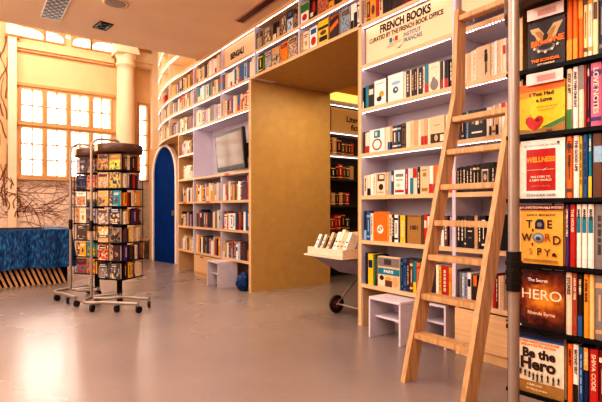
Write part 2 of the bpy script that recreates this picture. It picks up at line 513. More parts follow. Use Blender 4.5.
# bay with the French Books sign
b1 = thing('bookcase', 'pale wood wall bookcase under the French books sign, left of the ladder', 'bookcase', (WX, 2.8, 0), group=GB)
y0, y1 = Y_B1, Y_OPEN0 - .05
wpart(upright(y1, y1 + .036, 0, Z_G - .02, LILAC), 'side_panel', b1)
wpart(upright(y0, y0 + .015, Z_F, Z_G - T, LILAC, LILAC), 'side_panel', b1)
wpart(back(y0, y1 + .03, 0, CEIL), 'back_panel', b1)
wpart(MB().box(WX + .012, WX + DEP, y1 - .008, y1 - .0005, 0, Z_F - T, WOOD_SIDE), 'niche_lining', b1)
for z in (Z_F, Z_E, Z_D, Z_C, Z_B, Z_A, Z_G, Z_H):
    wpart(board(y0 + .0155, y1 - .0005, z), 'shelf', b1)
for z in (Z_B, Z_A, Z_G, Z_H, Z_C):
    wpart(strip(y0 + .02, y1, z - T), 'led_strip', b1)
wpart(MB().box(WX - .006, WX + DEP, y0, y1 + .036, Z_TOP, CEIL - .002, WOOD), 'fascia', b1)
wpart(strip(y0, y1, Z_TOP), 'led_strip', b1)
wpart(upright(y1, y1 + .03, Z_G + .001, Z_TOP, LILAC, WOOD), 'divider', b1)

# bay behind the ladder
b2 = thing('bookcase', 'pale wood wall bookcase with base cabinet behind the leaning ladder', 'bookcase', (WX, 1.75, 0), group=GB)
y0, y1 = Y_B2, Y_B1 - .0005
wpart(upright(y1 - .0145, y1, Z_F, Z_TOP, LILAC, LILAC), 'side_panel', b2)
wpart(upright(y0, y0 + .02, 0, Z_TOP, LILAC), 'side_panel', b2)
wpart(back(y0, y1, 0, CEIL), 'back_panel', b2)
for z in (Z_F, Z_E, Z_D, Z_C, Z_B, Z_A, Z_G):
    wpart(board(y0 + .0205, y1 - .015, z), 'shelf', b2)
for z in (Z_B, Z_A, Z_C):
    wpart(strip(y0 + .02, y1 - .02, z - T), 'led_strip', b2)
wpart(MB().box(WX - .006, WX + DEP, y0, y1, Z_TOP, CEIL - .002, WOOD), 'fascia', b2)
wpart(MB().box(WX + .02, WX + DEP, y1 - .036, y1, 0, Z_F - T, WOOD_SIDE, front=WOOD), 'side_panel', b2)
dd = wpart(MB().bevbox(WX + .002, WX + .022, y0 + .03, y1 - .004, .075, Z_F - T - .012, WOOD, .003), 'door', b2)
MB().box(-.016, -.003, -.06, .06, .335, .345, BLACK).build('handle', dd)
wpart(MB().box(WX + .02, WX + .05, y0, y1 - .04, 0, .07, WOOD_SIDE), 'plinth', b2)

# unit bridging the passage: two bays
b3 = thing('bookcase', 'high shelf unit bridging the golden passage opening below the ceiling', 'bookcase', (WX, 4.3, 2.84), group=GB)
yA, yM, yZ = Y_OPEN0 - .013, 4.31, 5.31
wpart(board(yA + .001, yZ + .0115, Z_G, GOLD, WOOD), 'shelf', b3)
wpart(board(yA + .001, yM - .012, Z_H), 'shelf', b3)
wpart(board(yM + .012, yZ - .012, Z_H), 'shelf', b3)
wpart(MB().box(WX - .006, WX + DEP, yA + .001, yZ + .0115, Z_TOP, CEIL - .002, WOOD), 'fascia', b3)
for z in (Z_H - T, Z_TOP):
    wpart(strip(yA, yM - .012, z), 'led_strip', b3); wpart(strip(yM + .012, yZ - .01, z), 'led_strip', b3)
wpart(upright(yM - .0115, yM + .0115, Z_G + .001, Z_TOP, LILAC, LILAC), 'divider', b3)
wpart(upright(yZ - .0115, yZ + .0115, Z_G + .001, Z_TOP, LILAC, LILAC), 'divider', b3)
wpart(back(yA + .001, yZ + .0115, Z_G + .002, CEIL), 'back_panel', b3)

# wide unit left of the passage
b4 = thing('bookcase', 'wide pale wood wall bookcase around the tilted flat screen', 'bookcase', (WX, 6.8, 0), group=GB)
yA, yZ, YU = Y_OPEN1 + .046, Y_LEND, 5.3225
wpart(upright(yA, yA + .02, 0, Z_G - .02, LILAC, WOOD), 'side_panel', b4)
wpart(MB().box(WX, WX + DEP, yZ - .03, yZ, 0, Z_A - T, WOOD_SIDE, front=WOOD), 'side_panel', b4)
wpart(back(yA, yZ, 0, CEIL), 'back_panel', b4)
wpart(back(YU, yA - .001, Z_G - .03, CEIL), 'back_panel', b4)
lv = [Z_F, Z_E, Z_D, Z_C, Z_A, Z_G, Z_H]
for z in lv:
    wpart(board((YU if z >= Z_G else yA + .0205), Y_L2 - .0005, z), 'shelf', b4)
    top = z >= Z_A
    wpart(board(Y_L2 + .02, yZ - (.0305 if not top else 0), z, LILAC if top else WOOD_SIDE), 'shelf', b4)
wpart(board(Y_L2 + .02, yZ - .0305, Z_B, WOOD_SIDE, WHITEP), 'shelf', b4)
for (za, zb) in ((Z_F, Z_E), (Z_E, Z_D), (Z_D, Z_C), (Z_A, Z_G), (Z_G, Z_H), (Z_H, Z_TOP + T)):
    wpart(upright(Y_L1 - .01, Y_L1 + .01, za + .0005, zb - T - .0005, LILAC, LILAC), 'divider', b4)
wpart(upright(Y_L2, Y_L2 + .0195, Z_F, Z_TOP, LILAC, LILAC), 'divider', b4)
for z in (Z_A - T, Z_G - T, Z_H - T, Z_TOP):
    wpart(strip(YU if z > Z_G else yA, yZ, z), 'led_strip', b4)
wpart(MB().box(WX - .006, WX + DEP, YU, yZ, Z_TOP, CEIL - .002, WOOD), 'fascia', b4)
dd = wpart(MB().bevbox(WX + .002, WX + .022, Y_L1 + .015, Y_L2 - .01, .075, Z_F - T - .012, WOOD, .003), 'door', b4)
MB().box(-.018, -.003, Y_L1 + .65 - 6.8, Y_L1 + .73 - 6.8, .325, .337, BLACK).build('handle', dd)
wpart(MB().box(WX + .02, WX + DEP, Y_L1 - .005, Y_L1 + .014, 0, Z_F - T, WOOD_SIDE, front=WOOD), 'partition', b4)
wpart(MB().box(WX + .02, WX + .05, Y_L1 + .015, Y_L2 - .01, 0, .07, WOOD_SIDE), 'plinth', b4)
wpart(MB().box(WX + .02, WX + DEP, Y_L2 - .008, Y_L2 + .01, 0, Z_F - T, WOOD_SIDE, front=WOOD), 'partition', b4)
OR = hexcol((226, 92, 40))
for (u, z) in ((184.5, Z_D), (208, Z_D), (227, Z_C)):
    y = wall_y(u, WX)
    wpart(MB().box(WX - .004, WX - .0005, y - .07, y + .07, z - .033, z - .002, OR), 'shelf_label', b4)

# curved upper unit turning into the tall hall
b5 = thing('bookcase', 'curved high bookcase sweeping over the blue arched door', 'bookcase', (3.1, 9.3, 2.45), group=GB)
RC = 7.0
def curve_pt(y, off=0.0):
    s = min(max((y - Y_LEND) / RC, 0), 1)
    a = math.asin(s)
    return (WX + RC * (1 - math.cos(a)) + off * math.cos(a), y - off * math.sin(a), a)
def arc_board(ya, yb, z0, z1, o0, o1, m, edge=None, n=14):
    mb = MB(); vs = []
    for i in range(n + 1):
        y = ya + (yb - ya) * i / n
        for o in (o0, o1):
            p = curve_pt(y, o)
            yy = min(p[1], FAR - .255)
            vs += [(p[0], yy, z0), (p[0], yy, z1)]
    fs = []; fe = []
    for i in range(n):
        a, b = 4 * i, 4 * i + 4
        fe.append((a + 1, b + 1, b, a)); fs += [(a + 2, b + 2, b + 3, a + 3), (a, b, b + 2, a + 2), (a + 1, a + 3, b + 3, b + 1)]
    fs += [(0, 2, 3, 1), (4 * n, 4 * n + 1, 4 * n + 3, 4 * n + 2)]
    mb.add(vs, fs, m); mb.add(vs, fe, edge or m)
    return mb
YC0, YC1 = Y_LEND + .001, FAR - .25
for z in (Z_A, Z_G, Z_H, 3.50, 3.86, 4.22, 4.58):
    wpart(arc_board(YC0, YC1, z - T, z, 0, DEP, (CREAMW if z > 3.4 else LILAC) if z > Z_A else WOOD_SIDE, WOOD if z < 3.4 else WHITEP), 'shelf', b5)
    if z != Z_A:
        wpart(arc_board(YC0, YC1, z - T - .0035, z - T - .0005, .014, .020, LEDC), 'led_strip', b5)
wpart(arc_board(YC0, YC1, Z_A - T, 5.0, DEP, DEP + .016, CREAMW), 'back_panel', b5)
for y in (8.62, 9.3, 10.05):
    px, py, a = curve_pt(y)
    M = Matrix.Translation((px, py, 0)) @ Matrix.Rotation(-a, 4, 'Z')
    for (za, zb) in ((Z_A, Z_G), (Z_G, Z_H), (Z_H, 3.5), (3.5, 3.86), (3.86, 4.22), (4.22, 4.58)):
        wpart(MB().box(.004, DEP, -.01, .01, za + .0005, zb - T - .0005, CREAMW, M, front=WHITEP), 'divider', b5)

# ------------------------------------------------------------------ blue arched door
pa, pb = Vector((3.17, 10.02, 0)), Vector((3.34, 9.02, 0))     # left / right foot as seen from the room
dv = (pb - pa); wd = dv.length; dv.normalize()
nv = Vector((dv.y, -dv.x, 0))                                   # outward
if nv.x > 0: nv = -nv
def arch_pts(w, zs, zt, n=20, inset=0.0):
    c = wd / 2
    pts = [(c - w / 2, 0)]
    for k in range(n + 1):
        a = PI - PI * k / n
        pts.append((c + w / 2 * math.cos(a), zs + (zt - zs) * math.sin(a)))
    pts.append((c + w / 2, 0))
    return pts
def to3(p, off): return pa + dv * p[0] + nv * off + Vector((0, 0, p[1]))
inner = arch_pts(wd - .12, 1.78, 2.38)
outer = arch_pts(wd, 1.78, 2.44)
mb = MB().prism([to3(p, 0) for p in inner], -nv * .04, BLUED)
door = struct(mb, 'door_1', 'blue arched door with white rim')
ring = MB()
for i in range(len(inner) - 1):
    a, b, c_, d_ = inner[i], inner[i + 1], outer[i + 1], outer[i]
    ring.prism([to3(a, .03), to3(b, .03), to3(c_, .03), to3(d_, .03)], -nv * .08, WHITEP)
ring.build('door_frame', door)
hz = MB()
hz.box(-.02, .02, -.012, .012, -.05, .05, STEEL, Matrix.Translation(to3((wd - .13, 1.02), .03)))
hz.build('door_handle', door)
wl = MB()
q0, q1 = pa + Vector((.05, 0, 0)) - dv * .4, pb + dv * .95
wl.prism([q0 - nv * .06, q1 - nv * .06, q1 - nv * .06 + Vector((0, 0, Z_A - T - .003)), q0 - nv * .06 + Vector((0, 0, Z_A - T - .003))], -nv * .05, WOOD_SIDE)
struct(wl, 'wall_arch')

# ------------------------------------------------------------------ room beyond the passage: dim bookcase
bx0, bx1, by = 4.42, 6.1, 5.78
b6 = thing('bookcase', 'dim bookcase with lit sign seen through the golden passage', 'bookcase', (5.2, by, 0), group=GB)
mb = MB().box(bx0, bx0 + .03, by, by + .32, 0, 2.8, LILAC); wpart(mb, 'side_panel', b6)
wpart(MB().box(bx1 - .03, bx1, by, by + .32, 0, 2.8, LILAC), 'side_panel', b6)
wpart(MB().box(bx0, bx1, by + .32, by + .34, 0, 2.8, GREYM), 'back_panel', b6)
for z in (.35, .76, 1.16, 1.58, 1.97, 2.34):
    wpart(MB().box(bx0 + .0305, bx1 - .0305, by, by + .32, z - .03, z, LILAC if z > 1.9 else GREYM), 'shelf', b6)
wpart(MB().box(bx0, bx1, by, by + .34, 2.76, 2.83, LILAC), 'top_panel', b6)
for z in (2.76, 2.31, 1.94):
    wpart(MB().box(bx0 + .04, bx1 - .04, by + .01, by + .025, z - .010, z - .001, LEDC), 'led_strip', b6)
wpart(MB().box(bx0, bx1, by - .02, by + .34, 2.832, 2.96, COVE_GLOW), 'cornice', b6)  # cornice itself glows, in place of cove light falling on it
# ------------------------------------------------------------------ signs
def shelf_sign(y0, y1, z0, z1, label, lines, x=WX + .05):
    e = thing('shelf_sign', label, 'sign', (x, (y0 + y1) / 2, z0 + .001), group=None)
    wpart(MB().bevbox(x, x + .016, y0, y1, z0 + .001, z1, SIGNC, .003), 'panel', e)
    e_ = e
    for (nm, txts) in lines:
        mb = MB()
        for (t, size, yl, z, m, bold, sx, al) in txts:
            if callable(t): t(mb)
            else: mb.text(t, size, m, face_mx(x - .0015, yl, z), al, bold, 1.0, sx)
        wpart(mb, nm, e)
    return e
TEAL = hexcol((30, 120, 142)); REDP = hexcol((196, 44, 36)); GREYT = hexcol((120, 96, 84))
ys0, ys1 = Y_B1 + .03, Y_OPEN0 - .06
xs_ = WX + .05
def flag(mb):
    yl = wall_y(389.5, xs_); z = Z_A + .152
    mb.box(xs_ - .002, xs_ - .001, yl - .035, yl, z - .02, z + .02, TEAL)
    mb.box(xs_ - .002, xs_ - .001, yl - .1, yl - .066, z - .02, z + .02, REDP)
    mb.box(xs_ - .0018, xs_ - .001, yl - .055, yl - .045, z - .014, z + .004, GREYT)
def swoosh(mb):
    yl = wall_y(397, xs_); z = Z_A + .06
    mb.prism([(xs_ - .002, yl, z), (xs_ - .002, yl - .03, z - .004), (xs_ - .002, yl - .07, z + .024), (xs_ - .002, yl - .035, z + .008)], (.001, 0, 0), INK)
yc = wall_y(404, xs_)
shelf_sign(ys0, ys1, Z_A, Z_G - T - .005, 'cream sign panel reading french books above the lit shelves', [
    ('lettering', [('FRENCH BOOKS', .098, wall_y(380, xs_), Z_A + .285, INK, .004, .80, 'LEFT'),
                   ('CURATED BY THE FRENCH BOOK OFFICE', .056, wall_y(369.5, xs_), Z_A + .212, INK, .0016, .80, 'LEFT')]),
    ('logo', [(flag, 0, 0, 0, 0, 0, 0, 0), ('RÉPUBLIQUE FRANÇAISE', .016, wall_y(389, xs_), Z_A + .118, GREYT, 0, .8, 'LEFT'), (swoosh, 0, 0, 0, 0, 0, 0, 0), ('AMBASSADE', .018, wall_y(387, xs_), Z_A + .098, GREYT, 0, 1, 'LEFT'),
              ('INSTITUT', .05, wall_y(403.5, xs_), Z_A + .150, TEAL, .0012, .9, 'LEFT'), ('FRANÇAIS', .05, wall_y(403.5, xs_), Z_A + .102, TEAL, .0012, .9, 'LEFT')])])
shelf_sign(Y_B2 + .03, Y_B1 - .03, Z_A + .12, Z_G - T - .005, 'cream sign panel behind the ladder top with partly cut lettering', [
    ('lettering', [('BOOKS', .1, wall_y(463, xs_), Z_A + .285, INK, .003, .9, 'LEFT')])])
shelf_sign(5.34, Y_L1 - .015, Z_H, Z_TOP - .004, 'small cream sign panel with one short word under the ceiling', [
    ('lettering', [('BENGALI', .112, wall_y(230.6, xs_), Z_H + .125, INK, .006, .9, 'LEFT')])])
xb6 = 4.46
e = thing('shelf_sign', 'cream literary fiction sign in the dim room beyond the passage', 'sign', (5.2, by + .03, 2.3405))
wpart(MB().bevbox(bx0 + .25, bx1 - .04, by + .03, by + .045, 2.341, 2.725, hexcol((226, 186, 128)), .003), 'panel', e)
fm = Matrix.Translation((0, by + .028, 0)) @ Matrix(((1, 0, 0, 0), (0, 0, -1, 0), (0, 1, 0, 0), (0, 0, 0, 1)))
lx = wall_x(347.5, by)
wpart(MB().text('Literary', .13, INK, Matrix.Translation((lx, by + .028, 2.56)) @ Matrix(((1, 0, 0, 0), (0, 0, -1, 0), (0, 1, 0, 0), (0, 0, 0, 1))), 'LEFT', .003)
      .text('fiction', .13, INK, Matrix.Translation((lx + .1, by + .028, 2.43)) @ Matrix(((1, 0, 0, 0), (0, 0, -1, 0), (0, 1, 0, 0), (0, 0, 0, 1))), 'LEFT', .003), 'lettering', e)

# ------------------------------------------------------------------ books
PAL = dict(
    cream=(238, 214, 184), white=(244, 234, 222), tan=(206, 166, 122), beige=(222, 190, 150), brown=(104, 68, 50), dkbrown=(58, 38, 32),
    black=(30, 25, 27), navy=(28, 40, 78), blue=(38, 92, 150), ltblue=(150, 184, 204), teal=(22, 128, 146), green=(66, 128, 62),
    red=(188, 40, 32), maroon=(112, 28, 30), orange=(236, 118, 28), amber=(236, 158, 46), yellow=(240, 194, 40), purple=(82, 52, 122),
    magenta=(164, 36, 92), pink=(206, 110, 136), grey=(136, 124, 120), dkgrey=(72, 64, 66), olive=(166, 124, 62), lilac=(176, 160, 178), rust=(170, 84, 44))
NAMES = dict(ltblue='pale blue', dkbrown='dark brown', dkgrey='dark grey', olive='golden olive', amber='amber', lilac='lilac grey')
def pal(c):
    if isinstance(c, bpy.types.Material): return c
    return hexcol(PAL[c]) if isinstance(c, str) else hexcol(c)
ORD = ['zeroth', 'first', 'second', 'third', 'fourth', 'fifth', 'sixth', 'seventh', 'eighth', 'ninth', 'tenth', 'eleventh', 'twelfth', 'thirteenth', 'fourteenth', 'fifteenth', 'sixteenth', 'seventeenth', 'eighteenth', 'nineteenth', 'twentieth', 'twenty-first', 'twenty-second', 'twenty-third', 'twenty-fourth', 'twenty-fifth', 'twenty-sixth', 'twenty-seventh', 'twenty-eighth', 'twenty-ninth', 'thirtieth'] + ['thirty-' + q for q in ('first', 'second', 'third', 'fourth', 'fifth', 'sixth', 'seventh', 'eighth', 'ninth')] + ['fortieth'] + ['forty-' + q for q in ('first', 'second', 'third', 'fourth', 'fifth')]

def book_parts(w, h, d, col, acc, style, seed):
    """spine-out book: spine faces -x at x=0, width along y, returns (cover MB, pages MB)"""
    r = random.Random(seed)
    cv = MB(); t = min(.003, w * .16); m = pal(col)
    # rounded spine + two boards as one U-shaped shell
    prof = [(.0025, -w / 2), (0, -w * .25), (0, w * .25), (.0025, w / 2)]
    vs = []; n = len(prof)
    for z in (0, h):
        vs += [(x, y, z) for (x, y) in prof]
        vs += [(d, w / 2, z), (d, w / 2 - t, z), (.006, w / 2 - t, z), (.006, -w / 2 + t, z), (d, -w / 2 + t, z), (d, -w / 2, z)]
    k = n + 6
    fs = [(i, i + k, (i + 1) % k + k, (i + 1) % k) for i in range(k)]
    for z0 in (0, k):
        q = [(0, 1, 2, 3, 6, 7), (3, 4, 5, 6), (0, 7, 8, 9)]
        fs += [tuple(z0 + i for i in (f if z0 else f[::-1])) for f in q]
    cv.add(vs, fs, m)
    a = pal(acc) if acc else None
    e = -.0006; ww = w * .24
    if a:
        if style == 'bottom': cv.quad((e, ww * 2, .002), (e, -ww * 2, .002), (e, -ww * 2, h * .34), (e, ww * 2, h * .34), a)
        elif style == 'top': cv.quad((e, ww * 2, h * .62), (e, -ww * 2, h * .62), (e, -ww * 2, h - .002), (e, ww * 2, h - .002), a)
        elif style == 'bands':
            for (z0, z1) in ((.1, .16), (.8, .88)): cv.quad((e, ww * 2, h * z0), (e, -ww * 2, h * z0), (e, -ww * 2, h * z1), (e, ww * 2, h * z1), a)
            cv.quad((e, ww * .5, h * .3), (e, -ww * .5, h * .3), (e, -ww * .5, h * .7), (e, ww * .5, h * .7), a)
        elif style == 'title':
            z = .22
            while z < .82:
                l = r.uniform(.05, .16)
                cv.quad((e, ww * .7, h * z), (e, -ww * .7, h * z), (e, -ww * .7, h * min(z + l, .88)), (e, ww * .7, h * min(z + l, .88)), a); z += l + .03
        elif style == 'label': cv.quad((e, ww * 1.6, h * .55), (e, -ww * 1.6, h * .55), (e, -ww * 1.6, h * .8), (e, ww * 1.6, h * .8), a)
    pg = MB().box(.0061, d - .004, -w / 2 + t + .0002, w / 2 - t - .0002, .0025, h - .003, PAGES)
    return cv, pg

def cover_parts(w, h, d, col, art, seed):
    """face-out book: cover faces -x, spine on the +y edge (left as seen)"""
    cv = MB(); m = pal(col); t = .0025
    cv.box(0, t, -w / 2, w / 2, 0, h, m).box(d - t, d, -w / 2, w / 2, 0, h, m).box(t, d - t, w / 2 - t, w / 2, 0, h, m)
    e = -.0006
    for k, a in enumerate(art or ()):
        e2 = e - .0003 * k
        if a[0] == 'rect': cv.quad((e2, w / 2 - a[1] * w, a[3] * h), (e2, w / 2 - a[2] * w, a[3] * h), (e2, w / 2 - a[2] * w, a[4] * h), (e2, w / 2 - a[1] * w, a[4] * h), pal(a[5]))
        elif a[0] == 'ell': cv.disc((e2, w / 2 - a[1] * w, a[2] * h), a[3] * w, a[4] * h, pal(a[5]))
        elif a[0] == 'poly': cv.poly([(e2, w / 2 - p[0] * w, p[1] * h) for p in a[1]], pal(a[2]))
        elif a[0] == 'text': cv.text(a[1], a[4] * h, pal(a[5]), face_mx(e2, w / 2 - a[2] * w, a[3] * h), 'CENTER', a[6] if len(a) > 6 else .0, 1.0, a[7] if len(a) > 7 else 1.0)
        elif a[0] == 'vtext': pass
    pg = MB().box(t + .0001, d - t - .0001, -w / 2 + .004, w / 2 - t - .0002, .003, h - .003, PAGES)
    return cv, pg

BOOKS = []     # every visible book as a spec; built later, largest first
def spec(kind, M, w, h, d, col, acc, style, label, group, force=False, lettering=None, extra=0):
    ys = (-w / 2, w / 2)
    pts = [project(M @ Vector((x, y, z))) for x in (0,) for y in ys for z in (0, h)]
    if any(p is None for p in pts): return
    us = [p[0] for p in pts]; vs = [p[1] for p in pts]
    u0, u1, v0, v1 = max(0, min(us)), min(602, max(us)), max(0, min(vs)), min(402, max(vs))
    if u1 <= u0 or v1 <= v0: area = 0
    else: area = (u1 - u0) * (v1 - v0)
    BOOKS.append(dict(kind=kind, M=M, w=w, h=h, d=d, col=col, acc=acc, style=style, label=label, group=group, area=area if not force else area + 1e5, let=lettering, seed=len(BOOKS)))
def cname(c):
    return NAMES.get(c, c) if isinstance(c, str) else 'printed'
STY = dict(bottom='two-tone book', top='two-tone book', bands='banded book', title='book with printed spine', label='book with spine label')
def wall_row(zs, where, group, items, X=WX + .012, gap=.0015):
    """items: (u0, u1, v_top or height, colour, accent, style[, art]) measured on the wall, left to right"""
    for i, it in enumerate(items):
        u0, u1, ht, col, acc, style = it[:6]
        ya, yb = wall_y(u0, X), wall_y(u1, X)
        w = ya - yb - gap; yc = (ya + yb) / 2
        cover = style == 'cover'
        h = ht
        M = Matrix.Translation((X, yc, zs + .0012))
        nm = cname(col)
        noun = ('face-out book' if cover else STY.get(style, 'book')) if acc or cover else 'plain book'
        lab = '%s %s, %s from left, %s' % (nm, noun, ORD[i + 1], where)
        if cover: spec('cover', M, w, h, .025 + .02 * (w > .1), col, acc, style, lab, group, lettering=it[6] if len(it) > 6 else None)
        else: spec('spine', M, w, h, .15, col, acc, style, lab, group)
def spines(u0, u1, n, hs, cols, accs=('cream', 'black', 'red', None, None), seed=0):
    r = random.Random(seed); ws = [r.uniform(.7, 1.35) for _ in range(n)]; k = (u1 - u0) / sum(ws); out = []; u = u0
    for w in ws:
        c = r.choice(cols); a = r.choice([x for x in accs if x != c])
        out.append((u, u + w * k, r.uniform(*hs), c, a, r.choice(('title', 'bands', 'label', 'bottom', 'top', 'title')))); u += w * k
    return out
G1 = 'books on the shelves under the french sign'
def ell(*a): return ('ell',) + a
def rect(*a): return ('rect',) + a
# shelf B
wall_row(Z_B, 'top shelf under french sign', G1, [
    (362.7, 364, .20, 'black', 'cream', 'bottom'), (365.3, 368.4, .205, 'teal', None, ''), (368.4, 374, .205, 'black', 'cream', 'label'),
    (374.4, 386, .225, 'white', 1, 'cover', [rect(.15, .8, .84, .86, 'rust'), ell(.42, .24, .22, .10, 'dkbrown'), ell(.62, .42, .2, .12, 'amber'), ell(.5, .3, .1, .06, 'black')]),
    (386.4, 388, .22, 'dkbrown', None, ''),  # dark piece standing for the shaded gap between the two covers
    (388, 403.4, .235, 'white', 1, 'cover', [ell(.52, .66, .3, .07, 'ltblue'), ell(.5, .40, .2, .14, 'ltblue'), ell(.5, .40, .15, .105, 'navy'), ell(.52, .41, .06, .05, 'white')]),
    (403.6, 406, .225, 'cream', None, ''), (406, 409.6, .225, 'dkbrown', 'cream', 'title'), (409.7, 411.3, .225, 'cream', None, ''),
    (411.4, 414.4, .225, 'dkbrown', 'tan', 'title'), (414.4, 417, .225, 'black', 'tan', 'title'), (417, 418.2, .22, 'cream', None, ''), (418.3, 422.4, .22, 'black', 'cream', 'title'),
    (422.6, 424.6, .22, 'cream', 'rust', 'title'), (424.7, 428.4, .225, 'teal', 'red', 'bottom'),
    (428.6, 440, .225, 'cream', 1, 'cover', [ell(.5, .22, .36, .2, 'grey'), ell(.45, .4, .16, .1, 'grey'), rect(.2, .8, .82, .84, 'tan')]),
    (441, 443, .215, 'dkbrown', 'red', 'bottom'), (443, 444.2, .215, 'white', None, ''), (444.3, 446.4, .215, 'black', 'red', 'bottom'), (446.5, 448.6, .215, 'black', 'red', 'bottom'), (449.4, 452.6, .215, 'black', 'cream', 'title')])
wall_row(Z_C, 'second shelf under french sign', G1, [
    (363, 365, .20, 'dkbrown', None, ''), (365.2, 369.3, .19, 'cream', 'red', 'bottom'),
    (369.6, 384.8, .205, 'white', 1, 'cover', [rect(.3, .7, .62, .94, 'teal'), rect(.38, .52, .7, .88, 'cream'), ell(.5, .32, .32, .26, 'rust'), ell(.5, .32, .23, .19, 'white')]),
    (385, 387.4, .205, 'cream', None, ''), (387.5, 389.8, .205, 'cream', 'blue', 'bottom'), (389.8, 392.3, .205, 'tan', 'navy', 'bottom'),
    (392.5, 397, .205, 'dkgrey', 'white', 'bands'), (397, 401, .205, 'black', 'ltblue', 'bands'), (401.4, 405.6, .21, 'brown', 'black', 'bands'),
    (406, 410, .215, 'cream', None, ''), (410, 414, .22, 'beige', 'tan', 'title'), (414.2, 417.8, .215, 'tan', None, ''), (418, 420.8, .21, 'cream', None, ''),
    (421, 424, .215, 'beige', 'red', 'bottom'), (424, 427.4, .215, 'tan', 'red', 'bottom'), (427.6, 430, .21, 'cream', None, ''),
    (430.2, 444.5, .215, 'beige', 1, 'cover', [rect(.02, .98, .02, .36, 'dkbrown'), ell(.42, .2, .13, .12, 'tan'), rect(.7, .96, .06, .3, 'cream'), rect(.25, .7, .66, .68, 'rust')]),
    (445.5, 449, .21, 'cream', None, ''), (449.2, 452.6, .2, 'tan', 'brown', 'title')])
wall_row(Z_D, 'third shelf under french sign', G1, [
    (364, 367, .185, 'cream', 'brown', 'title'), (367.2, 370.4, .19, 'cream', 'black', 'bottom'), (370.6, 373, .195, 'white', None, ''), (373.2, 376, .2, 'cream', 'tan', 'title'),
    (376.6, 385.6, .2, 'cream', 1, 'cover', [rect(.1, .9, .62, .94, 'brown'), rect(.3, .8, .72, .9, 'cream'), ell(.5, .36, .26, .14, 'dkbrown'), rect(.1, .8, .08, .16, 'tan')]),
    (385.8, 388.8, .2, 'tan', 'cream', 'title'), (389, 391, .2, 'ltblue', None, ''), (391.2, 393.8, .21, 'dkgrey', 'cream', 'label'),
    (394, 405, .21, 'white', 1, 'cover', [rect(.15, .85, .72, .84, 'grey'), rect(.2, .8, .56, .62, 'tan'), rect(.1, .9, .08, .18, 'red'), ell(.4, .38, .18, .08, 'beige')]),
    (405.2, 407.9, .215, 'magenta', 'cream', 'title'), (408, 409.8, .215, 'white', None, ''), (410, 413, .215, 'teal', 'cream', 'top'), (413.2, 417, .215, 'cream', 'red', 'top'),
    (417.4, 420, .22, 'black', 'cream', 'title'),
    (420.2, 429, .22, 'beige', 1, 'cover', [rect(.15, .85, .08, .2, 'olive'), ell(.5, .7, .22, .08, 'olive'), rect(.2, .8, .85, .88, 'brown')]),
    (429.2, 433, .22, 'white', 'red', 'bottom'), (433.2, 438.6, .225, 'orange', 'red', 'bottom'), (439, 443, .21, 'cream', 'brown', 'title'), (446, 449.5, .21, 'orange', 'red', 'bands'), (449.6, 453, .215, 'red', 'orange', 'bands')])
wall_row(Z_E, 'fourth shelf under french sign', G1, [
    (364, 366.6, .27, 'navy', 'ltblue', 'bottom'), (366.7, 370, .265, 'blue', 'ltblue', 'bands'), (370.2, 373.2, .25, 'cream', 'grey', 'title'),
    (373.8, 387, .265, 'orange', 1, 'cover', [ell(.5, .4, .24, .15, 'white'), ell(.42, .38, .08, .05, 'orange'), ell(.6, .44, .07, .05, 'orange'), rect(.42, .54, .46, .5, 'orange')]),
    (387, 388.8, .245, 'amber', None, ''), (389, 391.5, .24, 'cream', 'brown', 'title'), (391.6, 394, .24, 'black', 'cream', 'title'), (394.2, 398, .24, 'white', 'black', 'bands'), (398.2, 399.8, .235, 'dkgrey', None, ''),
    (400, 405, .235, 'yellow', 'cream', 'title'), (405.2, 407, .235, 'black', None, ''),
    (407.2, 421, .24, 'olive', 1, 'cover', [('text', '1001', .5, .55, .2, 'dkbrown', .002, 1.0), rect(.02, .98, .94, .97, 'brown')]),
    (421.4, 423.6, .24, 'brown', None, ''), (423.8, 427, .245, 'red', 'cream', 'label'), (427.2, 429.4, .23, 'white', None, ''), (430, 434, .23, 'cream', 'red', 'bands'), (441, 444, .23, 'white', 'brown', 'label'), (444.2, 447.5, .235, 'brown', 'white', 'title'), (449.5, 452.8, .23, 'lilac', 'grey', 'title')])
wall_row(Z_F, 'lowest shelf under french sign', G1, [
    (365.2, 367.4, .29, 'black', 'navy', 'bands'), (367.9, 373, .285, 'yellow', 'navy', 'label'), (373.4, 375, .28, 'green', None, ''), (375.2, 377.2, .28, 'black', 'grey', 'title'),
    (377.6, 400, .275, 'beige', 1, 'cover', [rect(.02, .98, .68, .96, 'grey'), rect(.3, .62, .74, .92, 'dkgrey'), rect(.02, .98, .42, .62, 'teal'), ('text', 'PARIS', .5, .52, .13, 'white', .001, 1.3), rect(.04, .34, .04, .38, 'cream'), rect(.36, .66, .04, .24, 'brown'), ell(.8, .22, .14, .16, 'tan'), ell(.2, .3, .1, .08, 'dkbrown'), ell(.5, .3, .12, .06, 'amber')]),
    (400.2, 403, .275, 'navy', 'teal', 'bands'), (403.1, 406.2, .275, 'blue', 'navy', 'bands'), (406.4, 409.6, .27, 'dkbrown', 'tan', 'title'), (409.7, 413, .275, 'brown', 'beige', 'bands'), (413.2, 416.4, .265, 'teal', 'yellow', 'bottom'), (416.6, 420, .255, 'orange', 'red', 'bands'),
    (428, 431.5, .255, 'black', 'grey', 'title'), (431.6, 435.4, .255, 'dkbrown', None, ''), (435.8, 438.6, .255, 'white', None, ''), (438.8, 441.2, .25, 'yellow', 'dkbrown', 'title'), (441.4, 448.2, .255, 'red', 'cream', 'title'), (448.4, 451.2, .25, 'amber', 'orange', 'label'), (451.4, 453, .25, 'cream', 'tan', 'title')])
